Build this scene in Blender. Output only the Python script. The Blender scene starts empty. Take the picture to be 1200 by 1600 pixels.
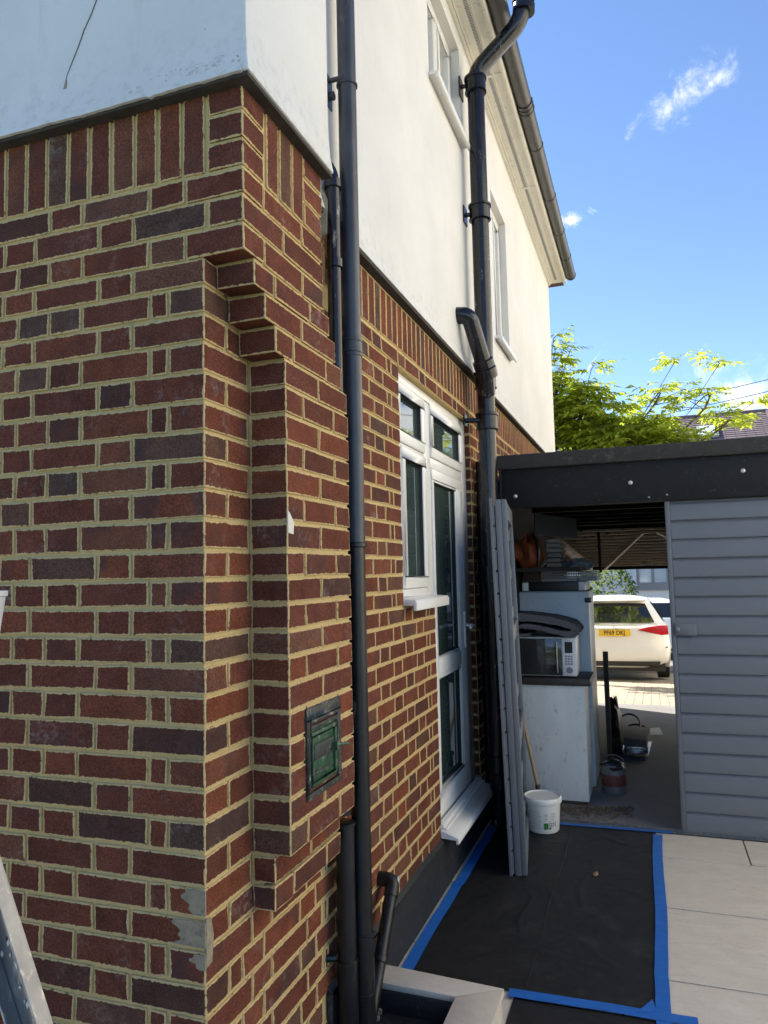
import bpy, bmesh, math, random
from mathutils import Vector, Matrix
R = math.radians
random.seed(7)
SC = bpy.context.scene
COL = SC.collection

# ------------------------------------------------------------------ camera
yaw, pitch, roll = 0.339909, 0.0810609, -0.0224328
fw = Vector((-math.sin(yaw)*math.cos(pitch), math.cos(yaw)*math.cos(pitch), math.sin(pitch)))
r0 = Vector((math.cos(yaw), math.sin(yaw), 0)); u0 = r0.cross(fw)
cr = math.cos(roll)*r0 + math.sin(roll)*u0; cu = -math.sin(roll)*r0 + math.cos(roll)*u0
cd = bpy.data.cameras.new('camera'); cam = bpy.data.objects.new('camera', cd); COL.objects.link(cam)
cam.matrix_world = Matrix(((cr.x, cu.x, -fw.x, 1.04877), (cr.y, cu.y, -fw.y, -1.60833), (cr.z, cu.z, -fw.z, 1.59333), (0, 0, 0, 1)))
cd.sensor_fit = 'VERTICAL'; cd.sensor_height = 36.0; cd.lens = 1160.736*36/1600
cd.clip_start = 0.02; cd.clip_end = 2000
SC.camera = cam

# ------------------------------------------------------------------ sky, sun, exposure
SUN = Vector((-0.66, 0.30, 0.70)).normalized()          # direction towards the sun
EL = math.asin(SUN.z); AZ = math.atan2(SUN.x, SUN.y)     # azimuth from +y towards +x
W = bpy.data.worlds.new('World'); SC.world = W; W.use_nodes = True
nt = W.node_tree; N = nt.nodes; L = nt.links; N.clear()
out = N.new('ShaderNodeOutputWorld'); bg = N.new('ShaderNodeBackground'); bg.inputs[1].default_value = 0.104
sky = N.new('ShaderNodeTexSky'); sky.sky_type = 'NISHITA'; sky.sun_disc = False
sky.sun_elevation = EL; sky.sun_rotation = AZ; sky.air_density = 0.75; sky.dust_density = 0.0; sky.ozone_density = 3.5; sky.altitude = 600
tc = N.new('ShaderNodeTexCoord')
def wmath(op, a, b=None, c=None):
    n = N.new('ShaderNodeMath'); n.operation = op
    for i, v in enumerate((a, b, c)):
        if v is None: continue
        if isinstance(v, (int, float)): n.inputs[i].default_value = v
        else: L.new(v, n.inputs[i])
    return n.outputs[0]
def wdot(vec):
    n = N.new('ShaderNodeVectorMath'); n.operation = 'DOT_PRODUCT'; L.new(tc.outputs['Generated'], n.inputs[0]); n.inputs[1].default_value = vec
    return n.outputs['Value']
cloud = None
def add_cloud(az, el, su, sv, tilt, scale, seed, gain, thr):
    global cloud
    c = Vector((math.sin(R(az))*math.cos(R(el)), math.cos(R(az))*math.cos(R(el)), math.sin(R(el))))
    u = Vector((0, 0, 1)).cross(c).normalized()*-1; v = u.cross(c).normalized()
    if v.z < 0: v = -v
    uu = math.cos(R(tilt))*u + math.sin(R(tilt))*v; vv = -math.sin(R(tilt))*u + math.cos(R(tilt))*v
    a = wmath('DIVIDE', wdot(uu), math.radians(su)); b = wmath('DIVIDE', wdot(vv), math.radians(sv))
    a2 = wmath('MULTIPLY', a, a); b2 = wmath('MULTIPLY', b, b)
    m = wmath('SUBTRACT', 1.0, wmath('SQRT', wmath('ADD', a2, b2)))
    front = wmath('GREATER_THAN', wdot(c), 0.5)
    mp = N.new('ShaderNodeMapping'); L.new(tc.outputs['Generated'], mp.inputs[0]); mp.inputs['Location'].default_value = (seed, seed*1.7, 0)
    nz = N.new('ShaderNodeTexNoise'); L.new(mp.outputs[0], nz.inputs['Vector']); nz.inputs['Scale'].default_value = scale; nz.inputs['Detail'].default_value = 9; nz.inputs['Roughness'].default_value = .66; nz.inputs['Distortion'].default_value = .35
    f = wmath('ADD', m, wmath('MULTIPLY', wmath('SUBTRACT', nz.outputs['Fac'], thr), 3.8))
    n = N.new('ShaderNodeMath'); n.operation = 'MULTIPLY'; n.use_clamp = True; L.new(f, n.inputs[0]); n.inputs[1].default_value = gain
    g = wmath('MULTIPLY', wmath('MULTIPLY', n.outputs[0], n.outputs[0]), front)
    cloud = g if cloud is None else wmath('MAXIMUM', cloud, g)
add_cloud(4.0, 31.3, 3.7, 1.9, 24, 26, 3.1, .95, .54)
add_cloud(-4.5, 25.0, 1.3, .6, 10, 50, 8.3, 1.0, .48)
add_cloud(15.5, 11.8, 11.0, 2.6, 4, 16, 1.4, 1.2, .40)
add_cloud(-3.4, 14.9, 1.35, .075, 52, 40, 5.0, .62, .36)
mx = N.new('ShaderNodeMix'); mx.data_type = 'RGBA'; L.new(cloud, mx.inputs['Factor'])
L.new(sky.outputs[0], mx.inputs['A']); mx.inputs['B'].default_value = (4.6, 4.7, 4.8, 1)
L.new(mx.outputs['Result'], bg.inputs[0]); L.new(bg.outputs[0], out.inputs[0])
sl = bpy.data.lights.new('sun', 'SUN'); sl.energy = 5.0; sl.angle = R(0.53); sl.color = (1.0, 0.93, 0.82)
so = bpy.data.objects.new('sun', sl); COL.objects.link(so); so.rotation_euler = SUN.to_track_quat('Z', 'Y').to_euler(); so.location = (-8, 4, 12)
SC.view_settings.view_transform = 'Standard'; SC.view_settings.look = 'None'; SC.view_settings.gamma = 1
SC.view_settings.use_curve_mapping = False; SC.view_settings.exposure = 1.58

# ------------------------------------------------------------------ mesh helpers
class MB:
    def __init__(s): s.v = []; s.f = []; s.m = []; s.att = {}
    def quad(s, a, b, c, d, m=0):
        i = len(s.v); s.v += [tuple(a), tuple(b), tuple(c), tuple(d)]; s.f.append((i, i+1, i+2, i+3)); s.m.append(m); return s
    def poly(s, pts, m=0):
        i = len(s.v); s.v += [tuple(p) for p in pts]; s.f.append(tuple(range(i, i+len(pts)))); s.m.append(m); return s
    def hexa(s, p, m=0):   # p: 4 bottom ccw then 4 top ccw
        i = len(s.v); s.v += [tuple(q) for q in p]
        for f in ((3, 2, 1, 0), (4, 5, 6, 7), (0, 1, 5, 4), (1, 2, 6, 5), (2, 3, 7, 6), (3, 0, 4, 7)):
            s.f.append(tuple(i+k for k in f)); s.m.append(m)
        return s
    def box(s, x0, x1, y0, y1, z0, z1, m=0):
        return s.hexa([(x0, y0, z0), (x1, y0, z0), (x1, y1, z0), (x0, y1, z0), (x0, y0, z1), (x1, y0, z1), (x1, y1, z1), (x0, y1, z1)], m)
    def prism(s, pts, d, m=0):   # planar polygon extruded along vector d
        n = len(pts); i = len(s.v); d = Vector(d); s.v += [tuple(p) for p in pts] + [tuple(Vector(p)+d) for p in pts]
        s.f.append(tuple(range(i+n-1, i-1, -1))); s.m.append(m); s.f.append(tuple(range(i+n, i+2*n))); s.m.append(m)
        for k in range(n):
            a = k; b = (k+1) % n; s.f.append((i+a, i+b, i+n+b, i+n+a)); s.m.append(m)
        return s
    def tube(s, path, r, n=14, caps=True, m=0, closed=False):
        P = [Vector(p) for p in path]; k = len(P)
        rs = r if isinstance(r, (list, tuple)) else [r]*k
        t0 = (P[1]-P[0]).normalized(); ref = Vector((0, 0, 1)) if abs(t0.z) < .9 else Vector((1, 0, 0))
        x = t0.cross(ref).normalized(); base = len(s.v); pt = t0
        for i in range(k):
            if closed: t = (P[(i+1) % k]-P[i-1]).normalized()
            elif i == 0: t = t0
            elif i == k-1: t = (P[i]-P[i-1]).normalized()
            else: t = ((P[i+1]-P[i]).normalized()+(P[i]-P[i-1]).normalized()).normalized()
            x = (x - t*x.dot(t)).normalized(); y = t.cross(x)
            for j in range(n):
                a = 2*math.pi*j/n; s.v.append(tuple(P[i]+(x*math.cos(a)+y*math.sin(a))*rs[i]))
        for i in range(k if closed else k-1):
            i2 = (i+1) % k
            for j in range(n):
                j2 = (j+1) % n
                s.f.append((base+i*n+j, base+i*n+j2, base+i2*n+j2, base+i2*n+j)); s.m.append(m)
        if caps and not closed:
            s.f.append(tuple(base+j for j in range(n-1, -1, -1))); s.m.append(m)
            s.f.append(tuple(base+(k-1)*n+j for j in range(n))); s.m.append(m)
        return s
    def lathe(s, prof, c=(0, 0, 0), n=28, m=0, caps=True):   # prof: (r,z)
        return s.tube([(c[0], c[1], c[2]+z) for r, z in prof], [max(r, 1e-4) for r, z in prof], n, caps, m) if False else s._lathe(prof, c, n, m)
    def _lathe(s, prof, c, n, m):
        base = len(s.v)
        for r, z in prof:
            for j in range(n):
                a = 2*math.pi*j/n; s.v.append((c[0]+r*math.cos(a), c[1]+r*math.sin(a), c[2]+z))
        for i in range(len(prof)-1):
            for j in range(n):
                j2 = (j+1) % n; s.f.append((base+i*n+j, base+i*n+j2, base+(i+1)*n+j2, base+(i+1)*n+j)); s.m.append(m)
        if prof[0][0] > 1e-3: s.f.append(tuple(base+j for j in range(n-1, -1, -1))); s.m.append(m)
        if prof[-1][0] > 1e-3: s.f.append(tuple(base+(len(prof)-1)*n+j for j in range(n))); s.m.append(m)
        return s
    def grid(s, fn, nu, nv, m=0):
        b = len(s.v)
        for j in range(nv+1):
            for i in range(nu+1): s.v.append(tuple(fn(i/nu, j/nv)))
        for j in range(nv):
            for i in range(nu):
                a = b+j*(nu+1)+i; s.f.append((a, a+1, a+nu+2, a+nu+1)); s.m.append(m)
        return s
    def mesh(s, name, mats, bevel=0, smooth=False, seg=2, fix=True):
        me = bpy.data.meshes.new(name); me.from_pydata(s.v, [], s.f)
        for mt in (mats if isinstance(mats, (list, tuple)) else [mats]): me.materials.append(mt)
        me.polygons.foreach_set('material_index', s.m)
        if fix or bevel:
            bm = bmesh.new(); bm.from_mesh(me)
            if bevel: bmesh.ops.remove_doubles(bm, verts=bm.verts, dist=1e-5)
            if fix: bmesh.ops.recalc_face_normals(bm, faces=bm.faces)
            if bevel:
                es = [e for e in bm.edges if len(e.link_faces) == 2 and e.calc_face_angle(0) > R(40)]
                bmesh.ops.bevel(bm, geom=es, offset=bevel, segments=seg, affect='EDGES', profile=.5, clamp_overlap=True)
            bm.to_mesh(me); bm.free()
        for k, arr in s.att.items():
            if len(arr) == len(me.vertices):
                at = me.attributes.new(k, 'FLOAT', 'POINT'); at.data.foreach_set('value', arr)
        if smooth or bevel:
            me.polygons.foreach_set('use_smooth', [True]*len(me.polygons))
            try: me.set_sharp_from_angle(angle=R(38))
            except Exception: pass
        me.update(); return me
    def build(s, name, mats, parent=None, bevel=0, smooth=False, seg=2, loc=None, fix=True):
        o = bpy.data.objects.new(name, s.mesh(name, mats, bevel, smooth, seg, fix)); COL.objects.link(o)
        if loc: o.location = loc
        if parent: o.parent = parent
        return o
def tag(o, label=None, cat=None, group=None, kind=None):
    if label: o['label'] = label
    if cat: o['category'] = cat
    if group: o['group'] = group
    if kind: o['kind'] = kind
    return o
def thing(name, label, cat, loc=(0, 0, 0), group=None, rz=0):
    o = bpy.data.objects.new(name, None); COL.objects.link(o); o.location = loc; o.rotation_euler.z = rz; o.empty_display_size = .1
    return tag(o, label, cat, group)
def place(name, me, parent, loc, rot=(0, 0, 0), scale=(1, 1, 1)):
    o = bpy.data.objects.new(name, me); COL.objects.link(o); o.parent = parent; o.location = loc; o.rotation_euler = rot; o.scale = scale; return o
def fillet(pts, r, n=6):
    P = [Vector(p) for p in pts]; res = [P[0]]
    for i in range(1, len(P)-1):
        a = (P[i-1]-P[i]); b = (P[i+1]-P[i]); d = min(r, a.length*.48, b.length*.48)
        p0 = P[i]+a.normalized()*d; p2 = P[i]+b.normalized()*d
        for k in range(n+1):
            t = k/n; res.append(p0*(1-t)**2 + P[i]*2*t*(1-t) + p2*t*t)
    res.append(P[-1]); return res

# ------------------------------------------------------------------ materials
class NT:
    def __init__(s, name):
        s.mat = bpy.data.materials.new(name); s.mat.use_nodes = True; s.t = s.mat.node_tree; s.n = s.t.nodes; s.l = s.t.links
        s.n.clear(); s.out = s.n.new('ShaderNodeOutputMaterial'); s.b = s.n.new('ShaderNodeBsdfPrincipled'); s.l.new(s.b.outputs[0], s.out.inputs[0])
        s.tc = s.n.new('ShaderNodeTexCoord')
    def set(s, i, v):
        if hasattr(v, 'is_output') or isinstance(v, bpy.types.NodeSocket): s.l.new(v, i)
        else: i.default_value = v
    def noise(s, scale, detail=4, rough=.55, vec=None, dist=0):
        n = s.n.new('ShaderNodeTexNoise'); s.l.new(vec if vec is not None else s.tc.outputs['Object'], n.inputs['Vector'])
        n.inputs['Scale'].default_value = scale; n.inputs['Detail'].default_value = detail; n.inputs['Roughness'].default_value = rough; n.inputs['Distortion'].default_value = dist
        return n.outputs['Fac']
    def ramp(s, f, stops, mode='LINEAR'):
        n = s.n.new('ShaderNodeValToRGB'); cr_ = n.color_ramp; cr_.interpolation = mode
        while len(cr_.elements) < len(stops): cr_.elements.new(.5)
        for e, (p, c) in zip(cr_.elements, stops):
            e.position = p; e.color = (*c, 1) if isinstance(c, (tuple, list)) else (c, c, c, 1)
        s.l.new(f, n.inputs[0]); return n.outputs[0]
    def mix(s, f, a, b, mode='MIX'):
        n = s.n.new('ShaderNodeMix'); n.data_type = 'RGBA'; n.blend_type = mode
        s.set(n.inputs['Factor'], f)
        for k, v in (('A', a), ('B', b)): s.set(n.inputs[k], (*v, 1) if isinstance(v, (tuple, list)) else v)
        return n.outputs['Result']
    def math(s, op, a, b=0, clamp=False):
        n = s.n.new('ShaderNodeMath'); n.operation = op; n.use_clamp = clamp; s.set(n.inputs[0], a); s.set(n.inputs[1], b); return n.outputs[0]
    def mapping(s, scale=(1, 1, 1), vec=None, loc=None):
        n = s.n.new('ShaderNodeMapping'); s.l.new(vec if vec is not None else s.tc.outputs['Object'], n.inputs[0]); n.inputs['Scale'].default_value = scale
        if loc is not None: s.set(n.inputs['Location'], loc)
        return n.outputs[0]
    def bump(s, h, strength, dist=.01, prev=None):
        n = s.n.new('ShaderNodeBump'); s.l.new(h, n.inputs['Height']); n.inputs['Strength'].default_value = strength; n.inputs['Distance'].default_value = dist
        if prev is not None: s.l.new(prev, n.inputs['Normal'])
        return n.outputs[0]
    def fin(s, col, rough=.6, metal=0, spec=.5, normal=None, **kw):
        s.set(s.b.inputs['Base Color'], (*col, 1) if isinstance(col, (tuple, list)) else col)
        s.set(s.b.inputs['Roughness'], rough); s.b.inputs['Metallic'].default_value = metal; s.b.inputs['Specular IOR Level'].default_value = spec
        if normal is not None: s.l.new(normal, s.b.inputs['Normal'])
        return s.mat
def pm(name, c1, c2=None, scale=6, rough=.6, metal=0, spec=.5, bump=0, bscale=80, bdist=.004, dirt=None, dscale=14, damt=.5, stretch=(1, 1, 1)):
    t = NT(name); c2 = c2 or tuple(x*.8 for x in c1)
    v = t.mapping(stretch)
    col = t.mix(t.ramp(t.noise(scale, 5, .6, v), [(.3, 0.), (.7, 1.)]), c1, c2)
    rr = rough
    if dirt:
        f = t.ramp(t.noise(dscale, 8, .68, v), [(.62-.2*damt, 0.), (.72-.1*damt, 1.)])
        col = t.mix(f, col, dirt)
    f2 = t.noise(bscale, 4, .6, v)
    rr = t.math('ADD', t.math('MULTIPLY', t.math('SUBTRACT', t.noise(scale*3, 4), .5), .25), rough, True)
    return t.fin(col, rr, metal, spec, t.bump(f2, bump, bdist) if bump else None)

def brick_material():
    t = NT('brick_clay')
    oi = t.n.new('ShaderNodeObjectInfo'); at = t.n.new('ShaderNodeAttribute'); at.attribute_name = 'rnd'
    rnd = t.math('FRACT', t.math('ADD', oi.outputs['Random'], at.outputs['Fac']))
    wn = t.n.new('ShaderNodeTexWhiteNoise'); wn.noise_dimensions = '1D'; t.l.new(rnd, wn.inputs['W'])
    sep = t.n.new('ShaderNodeSeparateColor'); t.l.new(wn.outputs['Color'], sep.inputs[0])
    ra, rb, rc = sep.outputs
    base = t.ramp(ra, [(0, (.072, .036, .027)), (.08, (.104, .036, .023)), (.34, (.138, .043, .024)), (.60, (.122, .043, .029)), (.82, (.178, .055, .027)), (.93, (.132, .062, .040)), (1., (.080, .048, .036))])
    cv = t.n.new('ShaderNodeCombineXYZ')
    for k, sk in enumerate((ra, rb, rc)): t.l.new(t.math('MULTIPLY', sk, 40), cv.inputs[k])
    vec = t.mapping((1, 1, 1), loc=cv.outputs[0])
    big = t.noise(14, 4, .6, vec); fine = t.noise(230, 4, .7, vec); mid = t.noise(55, 5, .65, vec)
    col = t.mix(1, base, t.ramp(big, [(.25, (.72, .70, .72)), (.75, (1.25, 1.22, 1.2))]), 'MULTIPLY')
    col = t.mix(1, col, t.ramp(fine, [(.32, (.50, .48, .48)), (.5, (1, 1, 1)), (.70, (1.7, 1.6, 1.5))]), 'MULTIPLY')
    # scorched blue ends on some bricks
    sc_ = t.math('MULTIPLY', t.ramp(t.noise(9, 2, .5, vec), [(.46, 0.), (.62, 1.)]), t.ramp(rb, [(.62, 0.), (.9, .62)]))
    col = t.mix(sc_, col, (.062, .037, .034))
    # pale bloom
    ef = t.math('MULTIPLY', t.ramp(t.noise(11, 3, .6, vec), [(.52, 0.), (.75, 1.)]), t.ramp(mid, [(.45, 0.), (.62, 1.)]))
    ef = t.math('MULTIPLY', ef, t.ramp(rc, [(.6, .12), (.9, .75)]))
    col = t.mix(ef, col, (.30, .25, .235))
    # chipped orange flecks, rare
    fl = t.math('MULTIPLY', t.ramp(t.noise(26, 2, .5, vec), [(.72, 0.), (.74, 1.)]), t.ramp(rc, [(.0, .9), (.25, 0.)]))
    col = t.mix(fl, col, (.30, .075, .032))
    # mortar smeared over the arrises
    ed = t.n.new('ShaderNodeAttribute'); ed.attribute_name = 'edge'
    s1 = t.noise(75, 5, .7, vec); 
    sm = t.math('SUBTRACT', t.math('MULTIPLY', s1, 1.35), t.math('ADD', ed.outputs['Fac'], .44))
    sm = t.ramp(sm, [(.0, 0.), (.12, 1.)])
    col = t.mix(sm, col, (.58, .44, .215))
    h = t.math('ADD', t.math('MULTIPLY', fine, .6), t.math('ADD', mid, t.math('MULTIPLY', sm, .5)))
    return t.fin(col, .92, 0, .18, t.bump(h, .55, .004))
def mortar_material():
    t = NT('mortar')
    col = t.mix(t.ramp(t.noise(5, 5, .6), [(.3, 0.), (.7, 1.)]), (.66, .495, .235), (.55, .415, .20))
    col = t.mix(t.ramp(t.noise(24, 6, .7), [(.58, 0.), (.75, .65)]), col, (.24, .205, .15))
    col = t.mix(t.ramp(t.noise(160, 4, .7), [(.3, .35), (.5, 0.)]), col, (.2, .17, .12))
    h = t.math('ADD', t.noise(40, 5, .7), t.math('MULTIPLY', t.noise(260, 3, .6), .5))
    return t.fin(col, .95, 0, .15, t.bump(h, .9, .006))
def render_material():
    t = NT('white_render')
    base = t.mix(t.ramp(t.noise(1.3, 6, .66), [(.34, 0.), (.66, 1.)]), (.735, .727, .705), (.655, .647, .625))
    st = t.noise(8, 7, .68, t.mapping((1, 1, .16)))
    base = t.mix(t.ramp(st, [(.58, 0.), (.74, .55)]), base, (.57, .545, .50))
    sp = t.n.new('ShaderNodeSeparateXYZ'); t.l.new(t.tc.outputs['Object'], sp.inputs[0])
    low = t.math('MULTIPLY', t.ramp(sp.outputs['Z'], [(0., 1.), (1., 1.)]), t.ramp(t.noise(26, 7, .72), [(.50, 0.), (.64, .5)]))
    mr = t.n.new('ShaderNodeMapRange'); mr.inputs[1].default_value = 2.86; mr.inputs[2].default_value = 3.10; mr.inputs[3].default_value = 1; mr.inputs[4].default_value = 0; t.l.new(sp.outputs['Z'], mr.inputs[0])
    base = t.mix(t.math('MULTIPLY', low, mr.outputs[0]), base, (.44, .43, .375))
    base = t.mix(t.ramp(t.noise(46, 5, .7), [(.66, 0.), (.74, .5)]), base, (.47, .45, .41))
    h = t.math('ADD', t.math('ADD', t.noise(85, 6, .7), t.math('MULTIPLY', t.noise(14, 5, .65, None, .8), 1.2)), t.math('MULTIPLY', t.noise(3.5, 3, .5), 2.6))
    return t.fin(base, .75, 0, .3, t.bump(h, .38, .007))
def pipe_material(name, c, wear=.5, rough=.35, scale=1):
    t = NT(name)
    col = t.mix(t.ramp(t.noise(7, 5, .6), [(.35, 0.), (.7, 1.)]), c, tuple(x*1.7+.004 for x in c))
    w = t.math('MULTIPLY', t.ramp(t.noise(16*scale, 9, .72, t.mapping((1, 1, .28))), [(.61, 0.), (.68, 1.)]), wear)
    col = t.mix(w, col, (.34, .33, .31))
    col = t.mix(t.ramp(t.noise(90, 4, .7), [(.72, 0.), (.78, .6)]), col, (.4, .4, .38))
    r_ = t.math('ADD', t.math('MULTIPLY', t.noise(30, 5, .6), .35), rough-.15, True)
    return t.fin(col, r_, 0, .5, t.bump(t.noise(60, 4, .6), .12, .003))
def glass_material(name='window_glass', tint=(.048, .076, .070)):
    t = NT(name); t.b.inputs['IOR'].default_value = 2.6
    return t.fin(tint, .03, 0, .9, t.bump(t.noise(1.2, 2, .5), .05, .02))
def leaf_material(name, c1, c2, tr):
    t = NT(name)
    oi = t.n.new('ShaderNodeAttribute'); oi.attribute_name = 'rnd'
    col = t.mix(oi.outputs['Fac'], c1, c2)
    t.fin(col, .55, 0, .3)
    tl = t.n.new('ShaderNodeBsdfTranslucent'); t.l.new(t.mix(oi.outputs['Fac'], tr, tuple(x*.75 for x in tr)), tl.inputs[0])
    ms = t.n.new('ShaderNodeMixShader'); ms.inputs[0].default_value = .5
    t.l.new(t.b.outputs[0], ms.inputs[1]); t.l.new(tl.outputs[0], ms.inputs[2]); t.l.new(ms.outputs[0], t.out.inputs[0])
    return t.mat
M = {}
M['bright_pane'] = None
M['brick'] = brick_material(); M['mortar'] = mortar_material(); M['render'] = render_material()
M['cement'] = pm('cement_smear', (.36, .30, .195), (.22, .185, .13), 26, .95, bump=1.0, bscale=90, dirt=(.16, .10, .07), dscale=30, damt=.3)
M['litter'] = pm('dead_leaves', (.20, .145, .085), (.11, .08, .05), 30, .9)
M['scuff'] = pm('scuffed_paint', (.60, .61, .58), (.42, .42, .38), 40, .9, bump=.5, bscale=140)
M['drip'] = pm('drip_shade_dark', (.055, .045, .038), (.03, .026, .022), 20, .9, bump=.4)  # dark brown paints the shadow on the underside of the render overhang
M['flake'] = pm('exposed_render', (.34, .31, .235), (.22, .205, .165), 60, .95, bump=.6, bscale=120)
M['crack'] = pm('crack_dark', (.10, .105, .10), (.2, .2, .19), 80, .95)
M['upvc'] = pm('white_upvc', (.80, .79, .76), (.76, .75, .72), 3, .32, dirt=(.5, .48, .43), dscale=40, damt=.05)
M['upvc_cream'] = pm('cream_upvc', (.74, .71, .62), (.68, .65, .57), 4, .4, dirt=(.42, .38, .3), dscale=22, damt=.2)
M['seal'] = pm('rubber_seal', (.02, .02, .022), (.03, .03, .03), 20, .6)
M['glass'] = glass_material(); M['black_pipe'] = pipe_material('black_pipe', (.0035, .004, .005), .30, .36)
M['pipe_old'] = pipe_material('worn_black_pipe', (.0035, .0045, .008), .85, .2)
M['pipe_grey'] = pipe_material('grey_black_pipe', (.026, .030, .040), .22, .33)
M['gutter'] = pm('gutter_plastic', (.060, .058, .057), (.045, .043, .042), 5, .42, dirt=(.16, .15, .14), dscale=30, damt=.1)
M['tar'] = pm('bitumen_plinth', (.022, .025, .028), (.014, .016, .018), 9, .6, bump=.5, bscale=60, dirt=(.12, .11, .10), dscale=28, damt=.1)
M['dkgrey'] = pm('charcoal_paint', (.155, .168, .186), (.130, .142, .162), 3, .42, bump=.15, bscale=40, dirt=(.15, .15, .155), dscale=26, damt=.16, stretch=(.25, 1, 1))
M['fascia'] = pm('black_fascia', (.007, .0072, .009), (.009, .009, .010), 5, .6, spec=.35, dirt=(.1, .1, .1), dscale=60, damt=.02)
M['felt'] = pm('roof_felt', (.050, .048, .046), (.034, .034, .034), 12, .95, bump=.8, bscale=90, dirt=(.10, .095, .08), dscale=12, damt=.3)
M['bolt'] = pm('bolt_head', (.62, .62, .62), (.5, .5, .5), 40, .3, .7)
M['alu'] = pm('aluminium', (.30, .305, .32), (.20, .205, .22), 18, .42, .8, dirt=(.55, .53, .48), dscale=40, damt=.3, stretch=(1, 1, .3))
M['concrete'] = pm('concrete', (.22, .213, .21), (.155, .15, .15), 2.2, .85, bump=.4, bscale=60, dirt=(.2, .185, .165), dscale=9, damt=.35)
M['tile'] = None; M['bright_pane'] = pm('bright_reflection_pane', (.42, .43, .42), (.34, .35, .34), 2, .06, spec=.8)  # upstairs panes: bright reflection put into the pale base colour
M['sheet'] = pm('black_membrane', (.010, .010, .0105), (.014, .014, .0145), 6, .6, spec=.4, bump=.25, bscale=30, dirt=(.030, .029, .028), dscale=7, damt=.4)
M['tape'] = pm('blue_tape', (.018, .155, .56), (.012, .125, .47), 10, .5, bump=.35, bscale=70, stretch=(1, 3, 1))
M['wood'] = pm('pale_wood', (.48, .33, .18), (.38, .25, .13), 14, .6, stretch=(1, 1, .1))
M['brownwood'] = pm('brown_wood', (.085, .058, .04), (.05, .035, .026), 14, .7, stretch=(.15, 1, 1), bump=.2)
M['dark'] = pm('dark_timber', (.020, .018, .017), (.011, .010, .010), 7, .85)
M['white_board'] = pm('scuffed_white_board', (.74, .76, .73), (.64, .66, .63), 8, .5, dirt=(.34, .30, .24), dscale=34, damt=.12, stretch=(1, 1, .45), bump=.15)
M['fridge'] = pm('fridge_enamel', (.58, .63, .63), (.50, .55, .56), 3, .35, dirt=(.18, .17, .15), dscale=26, damt=.15)
M['worktop'] = pm('worktop_brown', (.045, .035, .032), (.03, .024, .022), 20, .5)
M['mwhite'] = pm('microwave_plastic', (.80, .80, .79), (.76, .76, .75), 8, .35)
M['mdoor'] = pm('microwave_mirror', (.10, .10, .10), (.08, .08, .08), 3, .08, .6)
M['mblack'] = pm('black_plastic', (.012, .012, .014), (.02, .02, .02), 10, .4)
M['rug'] = pm('grey_carpet', (.085, .085, .10), (.045, .045, .055), 60, .98, bump=1., bscale=160, bdist=.01)
M['rugedge'] = pm('carpet_backing', (.13, .13, .145), (.06, .06, .07), 80, .95, bump=.8, bscale=200)
M['orange'] = pm('orange_fabric', (.24, .050, .009), (.17, .035, .008), 5, .7, bump=.5, bscale=22, bdist=.02)
M['crate'] = pm('grey_crate', (.30, .31, .33), (.24, .25, .27), 8, .5)
M['bucket'] = pm('white_bucket', (.72, .73, .70), (.67, .68, .66), 5, .38, dirt=(.48, .47, .43), dscale=18, damt=.12)
M['print_grey'] = pm('label_grey', (.30, .31, .31), (.36, .37, .37), 20, .6)
M['print_green'] = pm('label_green', (.03, .16, .03), (.025, .13, .025), 20, .6)
M['print_black'] = pm('label_black', (.02, .02, .02), (.03, .03, .03), 20, .6)
M['tin'] = pm('paint_tin', (.42, .41, .38), (.26, .25, .24), 9, .45, .5, dirt=(.5, .48, .42), dscale=20, damt=.35)
M['tin_red'] = pm('tin_label_red', (.26, .07, .045), (.16, .055, .04), 16, .6, dirt=(.4, .38, .33), dscale=26, damt=.2)
M['green'] = pm('green_hatch_paint', (.035, .105, .05), (.016, .05, .028), 26, .4, dirt=(.26, .30, .24), dscale=44, damt=.35, bump=.5)
M['hatch'] = pm('black_hatch_frame', (.020, .024, .022), (.05, .055, .05), 24, .5, dirt=(.33, .33, .28), dscale=36, damt=.35, bump=.6)
M['carwhite'] = pm('white_car_paint', (.80, .79, .75), (.79, .78, .74), 1, .18, spec=.6)
M['carblue'] = pm('pale_car_paint', (.62, .68, .74), (.60, .66, .72), 1, .2, spec=.6)
M['tyre'] = pm('tyre_rubber', (.015, .015, .015), (.02, .02, .02), 20, .85)
M['rim'] = pm('alloy_rim', (.4, .4, .42), (.35, .35, .36), 10, .3, .9)
M['carglass'] = glass_material('car_glass', (.010, .012, .014)); M['carglass'].node_tree.nodes['Principled BSDF'].inputs['IOR'].default_value = 1.5
M['red'] = pm('red_lens', (.48, .008, .018), (.36, .006, .014), 12, .12, spec=.8)
M['plate'] = pm('yellow_plate', (.78, .50, .03), (.76, .48, .03), 6, .4)
M['chrome'] = pm('chrome', (.6, .6, .6), (.5, .5, .5), 8, .15, 1)
M['ribs'] = pm('brown_steel_ribs', (.62, .51, .41), (.54, .44, .35), 9, .55, 0, dirt=(.09, .07, .05), dscale=12, damt=.3)
M['ropewhite'] = pm('white_painted_steel', (.5, .48, .44), (.4, .38, .35), 9, .5)
M['asphalt'] = pm('asphalt', (.06, .06, .062), (.045, .045, .047), 3, .9, bump=.5, bscale=120)
M['paver'] = pm('beige_paver', (.34, .29, .22), (.26, .22, .17), 5, .9, bump=.5, bscale=70)
M['paverjoint'] = pm('paver_joint', (.10, .08, .062), (.07, .055, .045), 8, .95)
M['grass'] = pm('lawn_green', (.055, .095, .025), (.035, .065, .018), 4, .95, bump=1, bscale=60, bdist=.03)
M['earth'] = pm('earth', (.11, .10, .07), (.07, .075, .045), 1.4, .95, bump=.6, bscale=20, bdist=.02)
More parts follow.
